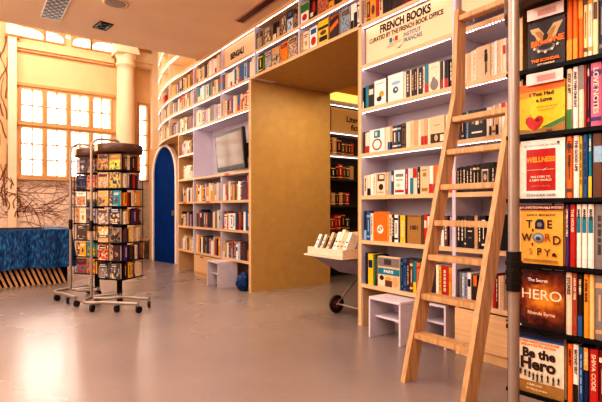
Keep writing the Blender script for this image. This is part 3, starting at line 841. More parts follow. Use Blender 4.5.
wall_row(Z_G, 'above the french sign', G1, [
    (363.6, 366.5, .24, 'tan', 'brown', 'title'), (366.6, 370, .23, 'brown', 'amber', 'bands'), (370.2, 376, .225, 'amber', 1, 'cover', [ell(.5, .4, .3, .2, 'brown')]), (376.2, 378.6, .24, 'red', None, ''), (379, 382.6, .24, 'beige', 'brown', 'title'),
    (383, 392, .24, 'black', 1, 'cover', [rect(.2, .8, .6, .8, 'dkgrey')]), (392.3, 402, .24, 'dkbrown', 1, 'cover', [ell(.5, .5, .3, .2, 'maroon')]), (402.4, 410, .24, 'maroon', None, '')])
# bay behind the ladder
G2 = 'books in the bay behind the ladder'
wall_row(Z_B, 'top row behind the ladder', G2, [(464.4, 467.6, .215, 'cream', None, ''), (467.7, 470.6, .215, 'beige', 'tan', 'title'), (470.7, 473, .22, 'cream', None, ''), (473.2, 476, .225, 'cream', 'tan', 'title'),
    (476.2, 490.6, .235, 'beige', 1, 'cover', [ell(.68, .8, .1, .07, 'black'), rect(.58, .8, .5, .74, 'black'), rect(.62, .68, .1, .5, 'black'), rect(.71, .77, .16, .5, 'black'), ell(.3, .72, .18, .1, 'tan'), ell(.3, .72, .13, .07, 'beige')]),
    (490.9, 493.6, .235, 'cream', 'tan', 'title'), (493.8, 496.8, .24, 'white', None, ''), (497, 499.8, .24, 'beige', 'tan', 'title'), (500, 502.4, .24, 'cream', None, ''), (502.6, 506, .24, 'cream', 'red', 'label')])
wall_row(Z_C, 'second row behind the ladder', G2, [(461, 464, .2, 'dkbrown', 'tan', 'bands'), (464.2, 466, .2, 'navy', None, ''), (466.2, 468, .2, 'ltblue', 'navy', 'title'),
    (468.2, 486, .205, 'black', 1, 'cover', [rect(.2, .36, .5, .66, 'grey'), rect(.42, .6, .46, .7, 'cream'), rect(.66, .82, .48, .64, 'grey'), rect(.2, .8, .16, .22, 'white'), rect(.1, .4, .84, .88, 'dkgrey')]),
    (486.4, 489, .205, 'cream', None, ''), (489.2, 491.6, .2, 'white', 'dkbrown', 'bottom'), (491.8, 495.4, .21, 'beige', 'brown', 'bands'), (495.6, 498.2, .21, 'tan', 'black', 'bottom'), (498.4, 501, .215, 'cream', None, ''), (501.2, 505.5, .22, 'white', 'red', 'top')])
wall_row(Z_D, 'third row behind the ladder', G2, [(456.9, 459.2, .185, 'black', 'cream', 'title'), (459.3, 462.4, .19, 'black', 'tan', 'title'), (462.5, 465.8, .19, 'black', 'white', 'title'), (465.9, 469.2, .195, 'black', 'cream', 'title'), (469.3, 472.6, .195, 'dkbrown', 'cream', 'title'), (472.7, 476, .2, 'black', 'cream', 'bands'), (476.1, 479.6, .2, 'black', 'tan', 'bands'),
    (479.8, 490.5, .205, 'black', 1, 'cover', [rect(.18, .8, .25, .78, 'cream'), rect(.24, .74, .32, .72, 'dkgrey'), ell(.5, .5, .16, .12, 'tan')]), (491, 495, .205, 'black', 'cream', 'title'), (495.2, 499, .2, 'dkbrown', 'tan', 'title')])
wall_row(Z_E, 'fourth row behind the ladder', G2, [(457, 460.4, .235, 'black', 'cream', 'title'), (460.5, 464, .235, 'black', 'white', 'title'), (464.1, 466.2, .235, 'dkgrey', 'cream', 'bands'),
    (466.4, 473.8, .24, 'black', 1, 'cover', [ell(.5, .72, .24, .1, 'orange'), rect(.3, .7, .3, .34, 'grey'), rect(.2, .8, .5, .54, 'cream')]), (474.2, 477.6, .24, 'tan', None, ''), (477.8, 481.4, .235, 'black', 'cream', 'title'), (481.5, 485.4, .24, 'black', 'white', 'bands'), (489, 493, .24, 'dkgrey', 'white', 'title'), (497, 500, .25, 'black', 'dkgrey', 'title'), (500.2, 503.6, .25, 'black', None, '')])
wall_row(Z_F, 'lowest row behind the ladder', G2, [(456.9, 459, .24, 'dkgrey', 'grey', 'title'), (459.1, 461.4, .225, 'grey', None, ''), (461.6, 464.6, .22, 'ltblue', 'white', 'title'), (464.8, 467, .22, 'lilac', 'navy', 'title'), (467.2, 471, .225, 'white', 'black', 'label'), (471.2, 473, .215, 'dkgrey', None, ''), (473.2, 477, .215, 'dkbrown', 'orange', 'top'),
    (490, 492.4, .235, 'cream', 'tan', 'title'), (492.5, 495.4, .24, 'red', None, ''), (495.5, 498, .235, 'maroon', 'cream', 'title'), (498.2, 500.4, .23, 'cream', None, ''), (500.6, 503.6, .235, 'beige', 'tan', 'title')])
# over the passage
G3 = 'face-out books over the passage opening'
_ps = [0]
def random_art(cs, r, base=None):
    """a varied printed cover: picture field, figures, title lines"""
    k = r.randrange(6); a, b = cs[0], cs[1]; dk = r.choice(['black', 'dkbrown', 'brown', 'maroon', 'navy', 'dkgrey'])
    L_ = lambda c: rgb(*PAL[c])
    _ps[0] += 1
    ph = photo_mat([L_(dk), L_(b), L_(r.choice([dk, a, 'tan', 'grey'])), L_(a)], _ps[0])
    blob = lambda cx, cz, w, h, c: ('poly', [(cx + w * r.uniform(.6, 1.1) * math.cos(2 * PI * i / 9), cz + h * r.uniform(.6, 1.1) * math.sin(2 * PI * i / 9)) for i in range(9)], c)
    lines = [rect(.12 + r.uniform(0, .12), .9 - r.uniform(0, .3), z, z + r.uniform(.025, .05), a) for z in (r.uniform(.76, .80), r.uniform(.86, .9))]
    foot = [rect(.2, r.uniform(.6, .85), .05, .085, a)]
    if k == 0: return [rect(0, 1, 0, .62, ph), blob(.6, .35, .12, .12, dk)] + lines
    if k == 1: return [rect(0, 1, 0, 1, ph), rect(.1, .9, .72, .9, dk), rect(.18, .8, .78, .83, a)] + foot
    if k == 2: return [rect(0, 1, 0, 1, ph), blob(.48, .42, .2, .2, dk), blob(.48, .52, .09, .08, 'tan')] + lines
    if k == 3: return [rect(.06, .94, .1, .7, ph)] + lines + foot
    if k == 4: return [rect(0, .34, 0, 1, ph), blob(.66, .4, .2, .2, ph), rect(.42, .92, .8, .85, a), rect(.42, .84, .71, .75, a)] + foot
    return [rect(0, 1, .48, 1, ph), rect(0, 1, .3, .48, dk), rect(.14, .8, .36, .42, a)] + foot
def cov(cs, seed):
    r = random.Random(seed)
    return random_art(cs, r)
wall_row(Z_G, 'lower row above the passage', G3, [
    (256.6, 258.2, .235, 'ltblue', 'white', 'title'), (258.4, 262.6, .235, 'dkbrown', 'yellow', 'bands'), (262.8, 264.4, .22, 'green', None, ''), (265, 271.6, .22, 'dkgrey', 1, 'cover', cov(('white', 'cream'), 1)), (272.2, 279.6, .22, 'tan', 1, 'cover', cov(('orange', 'cream'), 2)), (280.4, 287.8, .225, 'navy', 1, 'cover', cov(('orange', 'amber'), 3)), (288.4, 297, .235, 'beige', 1, 'cover', cov(('tan', 'cream'), 4)),
    (300.8, 308.8, .215, 'cream', 1, 'cover', cov(('brown', 'tan'), 5)), (309.6, 317.4, .225, 'white', 1, 'cover', [rect(.15, .85, .66, .9, 'blue'), ell(.5, .32, .32, .2, 'red')]), (318.2, 328.4, .24, 'yellow', 1, 'cover', [rect(.0, 1, .62, .74, 'dkbrown'), rect(.1, .9, .1, .3, 'black'), ell(.5, .46, .3, .1, 'brown')]),
    (329.8, 338.6, .24, 'dkbrown', 1, 'cover', [('poly', [(.05, .3), (.95, .55), (.95, .75), (.05, .5)], 'orange'), ('poly', [(.05, .8), (.95, .9), (.95, .97), (.05, .97)], 'rust')]), (340.6, 350.2, .24, 'lilac', 1, 'cover', cov(('grey', 'ltblue'), 8)), (350.8, 353.6, .24, 'white', 'black', 'bottom'), (353.8, 357, .24, 'black', 'white', 'top'), (357.2, 359.6, .235, 'white', 'black', 'bands')])
wall_row(Z_H, 'upper row above the passage', G3, [
    (256.6, 262.2, .2, 'dkbrown', 1, 'cover', cov(('cream', 'beige'), 11)), (263.6, 271.2, .215, 'grey', 1, 'cover', cov(('cream', 'dkgrey'), 12)), (272.8, 276.4, .2, 'dkbrown', 'cream', 'bottom'), (276.6, 279.4, .2, 'tan', 'navy', 'top'), (280.6, 286.2, .215, 'blue', 1, 'cover', cov(('beige', 'navy'), 13)), (287.2, 293.2, .23, 'navy', 1, 'cover', cov(('ltblue', 'white'), 14)), (293.8, 297.8, .23, 'lilac', 1, 'cover', cov(('brown', 'tan'), 15)),
    (300.8, 308.6, .22, 'white', 1, 'cover', [rect(0, 1, .55, .97, 'green'), ell(.5, .28, .3, .16, 'red')]), (309.6, 317, .23, 'black', 1, 'cover', [ell(.6, .5, .2, .3, 'red'), rect(.1, .5, .1, .3, 'cream')]), (318, 328, .24, 'red', 1, 'cover', cov(('maroon', 'orange'), 18)), (328.6, 334, .24, 'amber', 1, 'cover', cov(('brown', 'white'), 19)), (334.6, 341, .24, 'dkbrown', None, ''), (341.6, 348, .24, 'tan', None, '')])
# wide unit left of the passage
G4 = 'books in the wide bookcase around the screen'
WARM = ['cream', 'white', 'beige', 'tan', 'white', 'lilac', 'brown', 'grey', 'dkbrown', 'amber', 'dkgrey', 'beige']
MIX = ['cream', 'white', 'beige', 'blue', 'navy', 'tan', 'dkbrown', 'rust', 'navy', 'ltblue', 'black', 'amber', 'grey', 'white', 'dkgrey', 'lilac']
COOL = ['cream', 'white', 'ltblue', 'teal', 'beige', 'navy', 'grey', 'black', 'tan', 'white', 'blue']
wall_row(Z_H, 'row beside the short-word sign', G4, spines(196.6, 204, 4, (.2, .23), WARM, seed=41) + [(204.2, 206.6, .23, 'black', None, '')] + spines(207, 220, 8, (.21, .25), ['cream', 'white', 'beige', 'tan', 'cream'], seed=42))
wall_row(Z_G, 'row under the short-word sign', G4, spines(196.4, 220.4, 12, (.2, .24), ['cream', 'white', 'ltblue', 'beige', 'grey', 'cream', 'teal'], seed=43) + spines(222.8, 254, 14, (.2, .25), COOL, seed=44))
wall_row(Z_A, 'row above the flat screen', G4, spines(196.4, 220.4, 12, (.2, .25), ['white', 'cream', 'lilac', 'beige', 'amber', 'grey', 'cream'], seed=45) + spines(222.6, 249.2, 13, (.2, .25), ['amber', 'tan', 'cream', 'navy', 'blue', 'beige', 'rust'], seed=46))
for (z, nm, s_, pl) in ((Z_D, 'row under the flat screen', 50, MIX + ['brown', 'tan', 'amber', 'maroon']), (Z_E, 'second row under the screen', 53, MIX + ['rust']), (Z_F, 'third row under the screen', 56, WARM + MIX)):
    a = spines(181.4, 192.6, 8, (.19, .25), WARM + ['maroon', 'dkbrown'], seed=s_); b_ = spines(196.4, 220.2, 13, (.21, .28), pl, seed=s_ + 1); c_ = spines(222.8, 247 if z == Z_D else 249.2, 13, (.21, .28), pl, seed=s_ + 2)
    if z == Z_D: c_.append((247.2, 249.2, .33, 'red', None, ''))
    wall_row(z, nm, G4, a + b_ + c_)
wall_row(Z_C, 'wooden niche beside the blue door', G4, spines(183.5, 192.6, 6, (.19, .24), ['cream', 'cream', 'beige', 'dkbrown', 'tan'], seed=60))
wall_row(Z_B, 'high niche beside the blue door', G4, spines(182, 192.6, 6, (.18, .24), ['cream', 'amber', 'dkbrown', 'lilac', 'white', 'beige'], seed=61))
for (z, nm, s_) in ((Z_A, 'upper row at the end bay', 62), (Z_G, 'second upper row at the end bay', 63), (Z_H, 'top row at the end bay', 64)):
    wall_row(z, nm, G4, spines(180, 193.2, 8, (.2, .24), ['amber', 'tan', 'cream', 'beige', 'brown', 'lilac', 'grey', 'dkbrown'], seed=s_))
# curved rows
G5 = 'books on the curved high bookcase'
for (z, nm, s_, ya, yb) in ((Z_A, 'lowest curved row', 70, 8.1, 10.3), (Z_G, 'middle curved row', 71, 8.1, 10.0), (Z_H, 'top curved row', 72, 8.1, 8.9)):
    r = random.Random(s_); y = ya; k = 0
    row = []
    while y < yb:
        w = r.uniform(.045, .085)
        if not any(abs(y + w / 2 - q) < w / 2 + .015 for q in (8.62, 9.3, 10.05)):
            row.append((y, w, r.choice(['amber', 'tan', 'cream', 'beige', 'brown', 'grey', 'rust', 'dkbrown', 'dkgrey', 'lilac']), r.uniform(.19, .25)))
        y += w + .004
    for i, (y, w, c, h) in enumerate(row):
        p = curve_pt(y + w / 2, .045)
        M = Matrix.Translation((p[0], p[1], z + .0012)) @ Matrix.Rotation(-p[2], 4, 'Z')
        spec('spine', M, w, h, .15, c, r.choice(['cream', 'brown', None]) if c != 'cream' else 'tan', 'title', '%s book, %s from right, %s' % (cname(c), ORD[min(i + 1, 30)], nm), G5)
# dim room
G6 = 'books in the dim room beyond the passage'
for (z, nm, s_, n) in ((1.97, 'lit shelf', 80, 9), (1.58, 'second shelf', 81, 9), (1.16, 'third shelf', 82, 8), (.76, 'fourth shelf', 83, 8)):
    r = random.Random(s_); x = bx0 + .06
    for i in range(n):
        w = r.uniform(.04, .1); h = r.uniform(.2, .28)
        M = Matrix.Translation((x + w / 2, by + .05, z + .0012)) @ Matrix.Rotation(PI / 2, 4, 'Z')
        c = r.choice(['dkbrown', 'red', 'black', 'tan', 'brown', 'amber', 'dkgrey'])
        spec('spine', M, w, h, .15, c, 'cream' if i % 2 else 'amber', 'bands', '%s book, %s from left, %s of the dim bookcase' % (cname(c), ORD[i + 1], nm), G6)
        x += w + .004
# ------------------------------------------------------------------ revolving book stands
TIERS = [1.54 - .205 * k for k in range(7)]
SIDE = .165                                    # half side of the square drum
def spinner(name, label, cx, cy, face_ang, frame_ang, leg_ang=None, l3=1.0):
    """cx, cy: drum axis; face_ang: direction of the cover face normal; frame_ang: rotation of the wheeled frame"""
    e = thing(name, label, 'book stand', (cx, cy, 0), 0, 'revolving book stands on wheels')
    D = Matrix.Rotation(face_ang - PI, 4, 'Z')
    Fm = Matrix.Rotation(frame_ang, 4, 'Z')
    def part(mb, nm, par=e): return mb.build(nm, par)
    part(MB().box(-.06, .06, -.06, .06, .29, 1.73, DARKW, D), 'core')
    for z in TIERS:
        mb = MB().box(-SIDE - .02, SIDE + .02, -SIDE - .02, SIDE + .02, z - .009, z - .002, DARKW, D)
        for (a, b, c, d) in ((-SIDE - .024, -SIDE - .02, -SIDE - .024, SIDE + .024), (SIDE + .02, SIDE + .024, -SIDE - .024, SIDE + .024), (-SIDE - .024, SIDE + .024, -SIDE - .024, -SIDE - .02), (-SIDE - .024, SIDE + .024, SIDE + .02, SIDE + .024)):
            mb.box(a, b, c, d, z - .010, z + .003, DARKW, D)
        part(mb, 'tray')
    mb = MB()
    for a in (-1, 1):
        for b in (-1, 1): mb.tube([(a * (SIDE + .018), b * (SIDE + .018), .3), (a * (SIDE + .018), b * (SIDE + .018), 1.74)], .004, DARKW, 6, D)
    part(mb, 'corner_wire')
    part(MB().lathe([(.0, 1.742), (.25, 1.742), (.258, 1.75), (.258, 1.828), (.25, 1.838), (0, 1.84)], BROWNH, 36), 'header')
    part(MB().box(-.266, -.259, -.05, .05, 1.755, 1.825, SIGNC, Matrix.Rotation(frame_ang + .12, 4, 'Z')), 'header_card')
    # wheeled frame: pole over the top, bent base legs
    px, py = -.30, .02
    Lm = Fm if leg_ang is None else Matrix.Rotation(leg_ang, 4, 'Z')
    zt = 1.90
    path = [(px, py, .10), (px, py, zt - .1)]
    for k in range(1, 7):
        a = PI / 2 * k / 6
        path.append((px + .10 * (1 - math.cos(a)), py, zt - .1 + .1 * math.sin(a)))
    path += [(-.06, .0, zt)] + [(-.06 + .06 * math.sin(PI / 2 * k / 5), 0, zt - .06 * (1 - math.cos(PI / 2 * k / 5))) for k in range(1, 6)] + [(0, 0, 1.83)]
    pole = part(MB().tube(path, .0165, STEEL, 10, Fm), 'pole')
    cl = MB().tube([(px, py, .85), (px, py, .97)], .022, BLACK, 12, Fm)
    for z in (.875, .905, .935): cl.tube([(px, py, z - .006), (px, py, z + .006)], .025, BLACK, 12, Fm)
    part(cl, 'clamp')
    zb = .10
    def arc(c, r, a0, a1, n=6): return [(c[0] + r * math.cos(a0 + (a1 - a0) * k / n), c[1] + r * math.sin(a0 + (a1 - a0) * k / n), zb) for k in range(n + 1)]
    leg = [(.03, -.64, zb)] + [(-.28, -.34, zb)] + arc((-.285, -.20), .135, math.radians(-100), math.radians(-215)) + [(px, py, zb), (-.2, .20, zb)]
    part(MB().tube(leg, .019, STEEL, 8, Lm), 'base_tube')
    part(MB().tube([(px + .01, -.06, zb + .004), (-.16, -.16, zb), (0, -.14, zb), (.21 * l3, -.14 - .29 * l3, zb)], .018, STEEL, 8, Lm), 'base_tube')
    part(MB().tube([(px, py, zb + .01), (0, 0, zb + .02), (.0, -.14, zb)], .016, STEEL, 8, Fm).tube([(0, 0, zb + .01), (0, 0, .30)], .03, DARKW, 12, Fm), 'centre_post')
    for (x, y, ang) in ((.03, -.64, .4), (.21 * l3, -.14 - .29 * l3, 1.2), (-.2, .20, .1), (-.36, -.30, .8), (-.14, -.47, 2.0), (0, .02, .6)):
        M = Lm @ Matrix.Translation((x, y, 0)) @ Matrix.Rotation(ang, 4, 'Z')
        c = part(MB().tube([(0, 0, .06), (0, 0, zb)], .008, STEEL, 8, M).box(-.016, .022, -.018, -.014, .03, .07, BLACK, M).box(-.016, .022, .014, .018, .03, .07, BLACK, M).box(-.016, .022, -.018, .018, .064, .07, BLACK, M), 'caster')
        part(MB().tube([(.010, -.013, .035), (.010, .013, .035)], .035, TYRE, 18, M), 'wheel', c)
    return e, D
S1 = (1.405, 5.675); S2 = (1.29, 6.31); S3 = (1.641, .701)
fa = math.radians(90 - 233.5); fa3 = math.radians(180 + 6)
spinner('revolving_book_stand', 'wheeled revolving book stand by the windows, nearer of the pair', S1[0], S1[1], fa, 0.0)
spinner('revolving_book_stand', 'wheeled revolving book stand half hidden behind the nearer one of the pair', S2[0], S2[1], fa, 0.0, -.6, .45)
spinner('revolving_book_stand', 'large close revolving book stand with bestseller covers beside the ladder', S3[0], S3[1], fa3, -.26)

def on_face(cx, cy, ang, y, z, out=0.0):
    """matrix on a drum face: y along the face (+ = left as seen), spines / covers at the rim"""
    return Matrix.Translation((cx, cy, 0)) @ Matrix.Rotation(ang - PI, 4, 'Z') @ Matrix.Translation((-SIDE - .012 - out, y, z + .0015))
pool = ['cream', 'tan', 'black', 'yellow', 'blue', 'brown', 'white', 'red', 'teal', 'amber', 'dkbrown', 'grey', 'navy', 'orange', 'purple']
known = [  # cover columns of the nearer far stand, top tier first
    [('white', 'dkbrown', 'amber'), ('olive', 'yellow', 'green')], [('cream', 'black', 'tan'), ('amber', 'brown', 'yellow')], [('tan', 'amber', 'grey'), ('teal', 'cream', 'dkbrown')],
    [('amber', 'brown', 'cream'), ('navy', 'white', 'black')], [('tan', 'cream', 'amber'), ('dkbrown', 'olive', 'black')], [('black', 'white', 'red'), ('dkbrown', 'maroon', 'tan')], [('black', 'white', 'grey'), ('dkgrey', 'cream', 'black')]]
known2 = [[('dkgrey', 'lilac', 'cream'), ('brown', 'amber', 'black')], [('navy', 'grey', 'black'), ('dkbrown', 'orange', 'red')], [('white', 'rust', 'tan'), ('navy', 'green', 'cream')], [('cream', 'tan', 'amber'), ('lilac', 'brown', 'black')], [('dkgrey', 'cream', 'brown'), ('brown', 'tan', 'grey')], [('amber', 'white', 'brown'), ('teal', 'green', 'yellow')], [('maroon', 'teal', 'red'), ('amber', 'black', 'orange')]]
TN = ['top', 'second', 'third', 'fourth', 'fifth', 'sixth', 'lowest']
for (S, kn, who, sd) in ((S1, known, 'nearer far stand', 90), (S2, known2, 'hindmost stand', 120)):
    for k, z in enumerate(TIERS):
        for c in (0, 1):
            a = kn[k][c]; r = random.Random(sd + k * 7 + c)
            art = random_art((a[1], a[2]), r)
            M = on_face(S[0], S[1], fa, (.082 if c == 0 else -.082), z)
            spec('cover', M, .145, .178, .03, a[0], 1, 'cover', '%s face-out cover, %s tier of the %s, %s column' % (cname(a[0]), TN[k], who, ('outer', 'corner')[c]), 'covers on the far book stands', lettering=art)
        if S is S1 or True:
            r = random.Random(sd + 50 + k); y = .134; i = 0
            while y > -.13:
                w = r.uniform(.028, .06); i += 1
                cc = r.choice(['cream', 'brown', 'white', 'maroon', 'red', 'tan', 'black', 'amber', 'dkbrown', 'lilac'] if k < 3 else ['cream', 'amber', 'dkbrown', 'yellow', 'maroon', 'black', 'purple', 'brown', 'tan'])
                M = on_face(S[0], S[1], fa - PI / 2 if False else fa + PI / 2, y - w / 2, z)
                spec('spine', M, w - .003, r.uniform(.15, .182), .07, cc, r.choice(['cream', 'black', None]) if cc != 'cream' else 'tan', 'title', '%s spine, %s from the corner, %s tier of the %s' % (cname(cc), ORD[i], TN[k], who), 'spines on the far book stands')
                y -= w
# -------- the close stand: covers and spines
def near_y(u):                                   # position along the close face for an image column
    n = Vector((math.cos(fa3), math.sin(fa3))); ax = Vector((-n.y, n.x))
    p0 = Vector(S3) + n * (SIDE + .012)
    # + along local y of the drum frame
    ey = Matrix.Rotation(fa3 - PI, 2) @ Vector((0, 1))
    t = (u - U0) / F_PX; k = (t * CS + SN) / (CS - t * SN)     # X / Y of the viewing plane
    # p0 + s*ey : x = k*y
    return (k * p0.y - p0.x) / (ey.x - k * ey.y)
GN = 'books on the close stand'
def near_cover(k, u0, u1, h, col, art, label, d=.022, dz=0.0):
    h = min(h, .188)
    ya, yb = near_y(u0), near_y(u1)
    M = on_face(S3[0], S3[1], fa3, (ya + yb) / 2, TIERS[k] + dz)
    spec('cover', M, ya - yb, h, d, col, 1, 'cover', label, GN, True, lettering=art)
def near_spines(k, items):
    for i, (u0, u1, h, col, acc, style, txt, label) in enumerate(items):
        ya, yb = near_y(u0), near_y(u1)
        M = on_face(S3[0], S3[1], fa3, (ya + yb) / 2, TIERS[k], -.004)
        h = min(h, .188 if k else .197)
        spec('spine', M, ya - yb - .0008, h, .11, col, acc, style, label, GN, True, lettering=txt)
def glow_mat():
    m, nt, b = nodes_of('cover_glow')
    tc = nt.nodes.new('ShaderNodeTexCoord'); mp = nt.nodes.new('ShaderNodeMapping')
    mp.inputs['Location'].default_value = (0, .08, -1.0); mp.inputs['Scale'].default_value = (8, 8, 10)
    gr = nt.nodes.new('ShaderNodeTexGradient'); gr.gradient_type = 'SPHERICAL'
    nz = nt.nodes.new('ShaderNodeTexNoise'); nz.inputs['Scale'].default_value = 42; nz.inputs['Detail'].default_value = 5
    mx = nt.nodes.new('ShaderNodeMath'); mx.operation = 'MULTIPLY_ADD'; mx.inputs[1].default_value = .9; mx.inputs[2].default_value = -.55
    ad = nt.nodes.new('ShaderNodeMath'); ad.operation = 'ADD'
    rp = nt.nodes.new('ShaderNodeValToRGB')
    rp.color_ramp.elements[0].position = .05; rp.color_ramp.elements[0].color = rgb(62, 20, 18) + (1,)
    rp.color_ramp.elements[1].position = .85; rp.color_ramp.elements[1].color = rgb(236, 160, 52) + (1,)
    q = rp.color_ramp.elements.new(.4); q.color = rgb(150, 66, 26) + (1,)
    nt.links.new(tc.outputs['Object'], mp.inputs['Vector']); nt.links.new(mp.outputs['Vector'], gr.inputs['Vector'])
    nt.links.new(tc.outputs['Object'], nz.inputs['Vector'])
    nt.links.new(nz.outputs['Fac'], mx.inputs[0]); nt.links.new(mx.outputs[0], ad.inputs[0]); nt.links.new(gr.outputs['Fac'], ad.inputs[1])
    nt.links.new(ad.outputs[0], rp.inputs['Fac']); nt.links.new(rp.outputs['Color'], b.inputs['Base Color'])
    b.inputs['Roughness'].default_value = .35
    return m
def T_(*a): return ('text',) + a
stars = []
def star(cx, cz, r, asp):
    return ('poly', [(cx + (r if i % 2 == 0 else r * .42) * math.sin(PI * i / 5), cz + asp * (r if i % 2 == 0 else r * .42) * math.cos(PI * i / 5)) for i in range(10)][::-1], 'cream')
wing = [('poly', [(.5, .5), (.5, .66), (.30, .86), (.06, .86), (.12, .76), (.2, .70), (.26, .6), (.36, .52)], 'tan'), ('poly', [(.5, .5), (.64, .52), (.76, .6), (.84, .74), (.96, .9), (.7, .88), (.5, .66)], 'tan'),
        ('poly', [(.5, .52), (.5, .62), (.34, .78), (.2, .78), (.3, .66), (.4, .56)], 'olive'), ('poly', [(.5, .52), (.62, .56), (.72, .7), (.78, .82), (.64, .78), (.5, .62)], 'olive'),
        ell(.5, .6, .07, .12, 'dkbrown')]
near_cover(0, 527.8, 565, .148, (52, 44, 46), wing + [T_('BIG', .26, .52, .17, 'orange', .0013, .95), T_('ONE', .76, .545, .17, 'orange', .0013, .95), ell(.5, .52, .06, .05, 'orange'), ell(.5, .4, .26, .09, 'grey'), ell(.5, .425, .2, .06, (52, 44, 46)), star(.2, .42, .055, .8), star(.32, .345, .055, .8), star(.5, .31, .06, .8), star(.68, .345, .055, .8), star(.82, .42, .055, .8),
    T_('THE SCANDAL', .5, .15, .085, 'orange', .0008, 1.0), T_('CITY SANDBAR', .52, .065, .05, 'cream', .0003, 1.0)], 'charcoal cover with tan wings and orange lettering, top of the close stand')
near_cover(1, 519.5, 565, .160, 'yellow', [rect(0, 1, .84, 1, 'orange'), ('poly', [(0, .84), (0, .72), (.5, .8), (1, .84)], 'amber'), ('poly', [(.0, .0), (1, 0), (1, .26), (.62, .12), (.3, .08), (0, .12)], 'olive'), ('poly', [(.5, .12), (1, .28), (1, .2), (.7, .1)], 'green'),
    T_("I Too Had", .5, .77, .095, 'dkbrown', .0006, 1.15), T_('a Love', .56, .655, .1, 'dkbrown', .0006, 1.1), T_('one story you will keep', .62, .52, .04, 'brown', 0, 1), T_('close to your heart', .62, .46, .04, 'brown', 0, 1),
    ('poly', [(.34, .06), (.22, .14), (.15, .24), (.16, .32), (.22, .35), (.29, .34), (.345, .29), (.41, .34), (.48, .35), (.54, .31), (.54, .24), (.46, .14)], 'red'), ell(.42, .27, .05, .035, 'maroon'), ('poly', [(.27, .35), (.24, .38), (.28, .39)], 'green'), T_('RAVI', .68, .04, .05, 'dkbrown', .0003, 1)], 'yellow cover with a red heart on green hills, second tier of the close stand')
near_cover(2, 520.6, 565, .186, 'white', [rect(.14, .8, .14, .84, 'red'), rect(.16, .78, .16, .82, (186, 34, 28)), T_('BY THE AUTHOR OF CHANGE', .5, .9, .042, 'grey', 0, 1), ell(.86, .93, .03, .02, 'dkgrey'), T_('WELLNESS', .47, .66, .115, 'amber', .0012, .85), rect(.16, .78, .485, .5, 'tan'), ('poly', [(.5, .47), (.55, .5), (.62, .525), (.56, .485)], 'cream'), T_('FIVE STEPS TO', .47, .37, .05, 'cream', .0004, 1), T_('A NEW WORLD', .47, .315, .05, 'cream', .0004, 1), T_('a guide for every day', .47, .22, .036, 'tan', 0, 1), T_('CHANDRA NAIR', .48, .065, .06, 'grey', .0003, 1.05)], 'white cover with a large red square, third tier of the close stand')
near_cover(3, 520.6, 563, .186, (240, 178, 76), [rect(0, 1, .91, 1, 'maroon'), T_('AN UNPUTDOWNABLE MYSTERY', .5, .955, .052, 'cream', .0004, .9), rect(0, 1, .895, .9, 'brown'), T_('JOHN R. MCCARTHY', .5, .83, .05, 'brown', .0002, 1),
    T_('T', .22, .67, .19, 'dkbrown', .0006, .9), T_('E', .7, .67, .19, 'dkbrown', .0006, .9), ('poly', [(.36, .6), (.58, .6), (.58, .7), (.54, .76), (.42, .76), (.36, .7)], 'navy'), ell(.47, .67, .06, .04, 'grey'),
    T_('W', .16, .44, .19, 'dkbrown', .0006, .85), ell(.44, .45, .14, .085, 'grey'), ell(.44, .46, .09, .05, 'ltblue'), ell(.44, .435, .06, .03, 'dkgrey'), T_('R', .66, .45, .18, 'rust', .0006, .9), T_('D', .87, .41, .2, 'dkbrown', .0006, .9),
    T_('S', .26, .21, .15, 'olive', .0004, .9), T_('P', .47, .21, .17, 'dkbrown', .0006, .9), T_('Y', .66, .2, .17, 'brown', .0006, .9), ('poly', [(.76, .15), (.88, .15), (.84, .21), (.78, .2)], 'dkbrown'), rect(.3, .34, .55, .6, 'dkbrown'), rect(.29, .33, .31, .36, 'dkbrown'), rect(.1, .9, .055, .085, 'olive')], 'golden cover with scattered letters and a globe, fourth tier of the close stand')
HERO = glow_mat()
near_cover(4, 519.6, 564.4, .200, HERO, [rect(0, 1, 0, .07, (44, 16, 16)), ell(.36, .82, .13, .075, (92, 20, 18)), T_('The Secret', .42, .82, .08, 'white', .0003, .9), T_('HERO', .5, .575, .235, (250, 232, 204), .0003, 1.05), T_('Rhonda Byrne', .5, .27, .085, 'cream', .0003, .9), rect(.02, .05, .02, .06, 'white')],
    'dark red cover with golden glow and white letters, fifth tier of close stand')
near_cover(5, 518.4, 564, .192, (236, 220, 194), [rect(0, 1, .93, 1, 'navy'), rect(0, 1, .9, .93, 'blue'), rect(.36, .5, .80, .9, 'beige'), T_('A TESTAMENT TO COURAGE', .47, .865, .048, 'orange', .0003, 1.0), T_('AND A CALL TO ACTION', .45, .81, .048, 'orange', .0003, 1.0),
    T_('Be the', .46, .67, .205, 'dkbrown', .0016, .98), T_('Hero', .44, .49, .26, 'dkbrown', .0020, 1.02), rect(0, 1, 0, .205, 'olive'), T_('a field guide', .38, .15, .05, 'cream', .0002, 1), T_('for brave people', .42, .08, .05, 'cream', .0002, 1)] +
    [x for (q, s_, b) in ((.06, .05, .33), (.17, .05, .32), (.27, .05, .31), (.36, .06, .29), (.45, .07, .285), (.55, .065, .295), (.68, .055, .305), (.8, .065, .29), (.91, .05, .31)) for x in (ell(q, b + s_ * 1.0, .016, .014, 'dkbrown'), ('poly', [(q - .03, b + s_ * .75), (q + .03, b + s_ * .75), (q + .015, b), (q + .02, b - s_), (q, b - s_), (q - .003, b - .2 * s_), (q - .012, b - s_), (q - .028, b - s_), (q - .015, b)], 'dkbrown'))],
    'cream cover with bold brown title over tiny figures, lowest on close stand')
print('near face range', near_y(518.4), near_y(606), near_y(565))
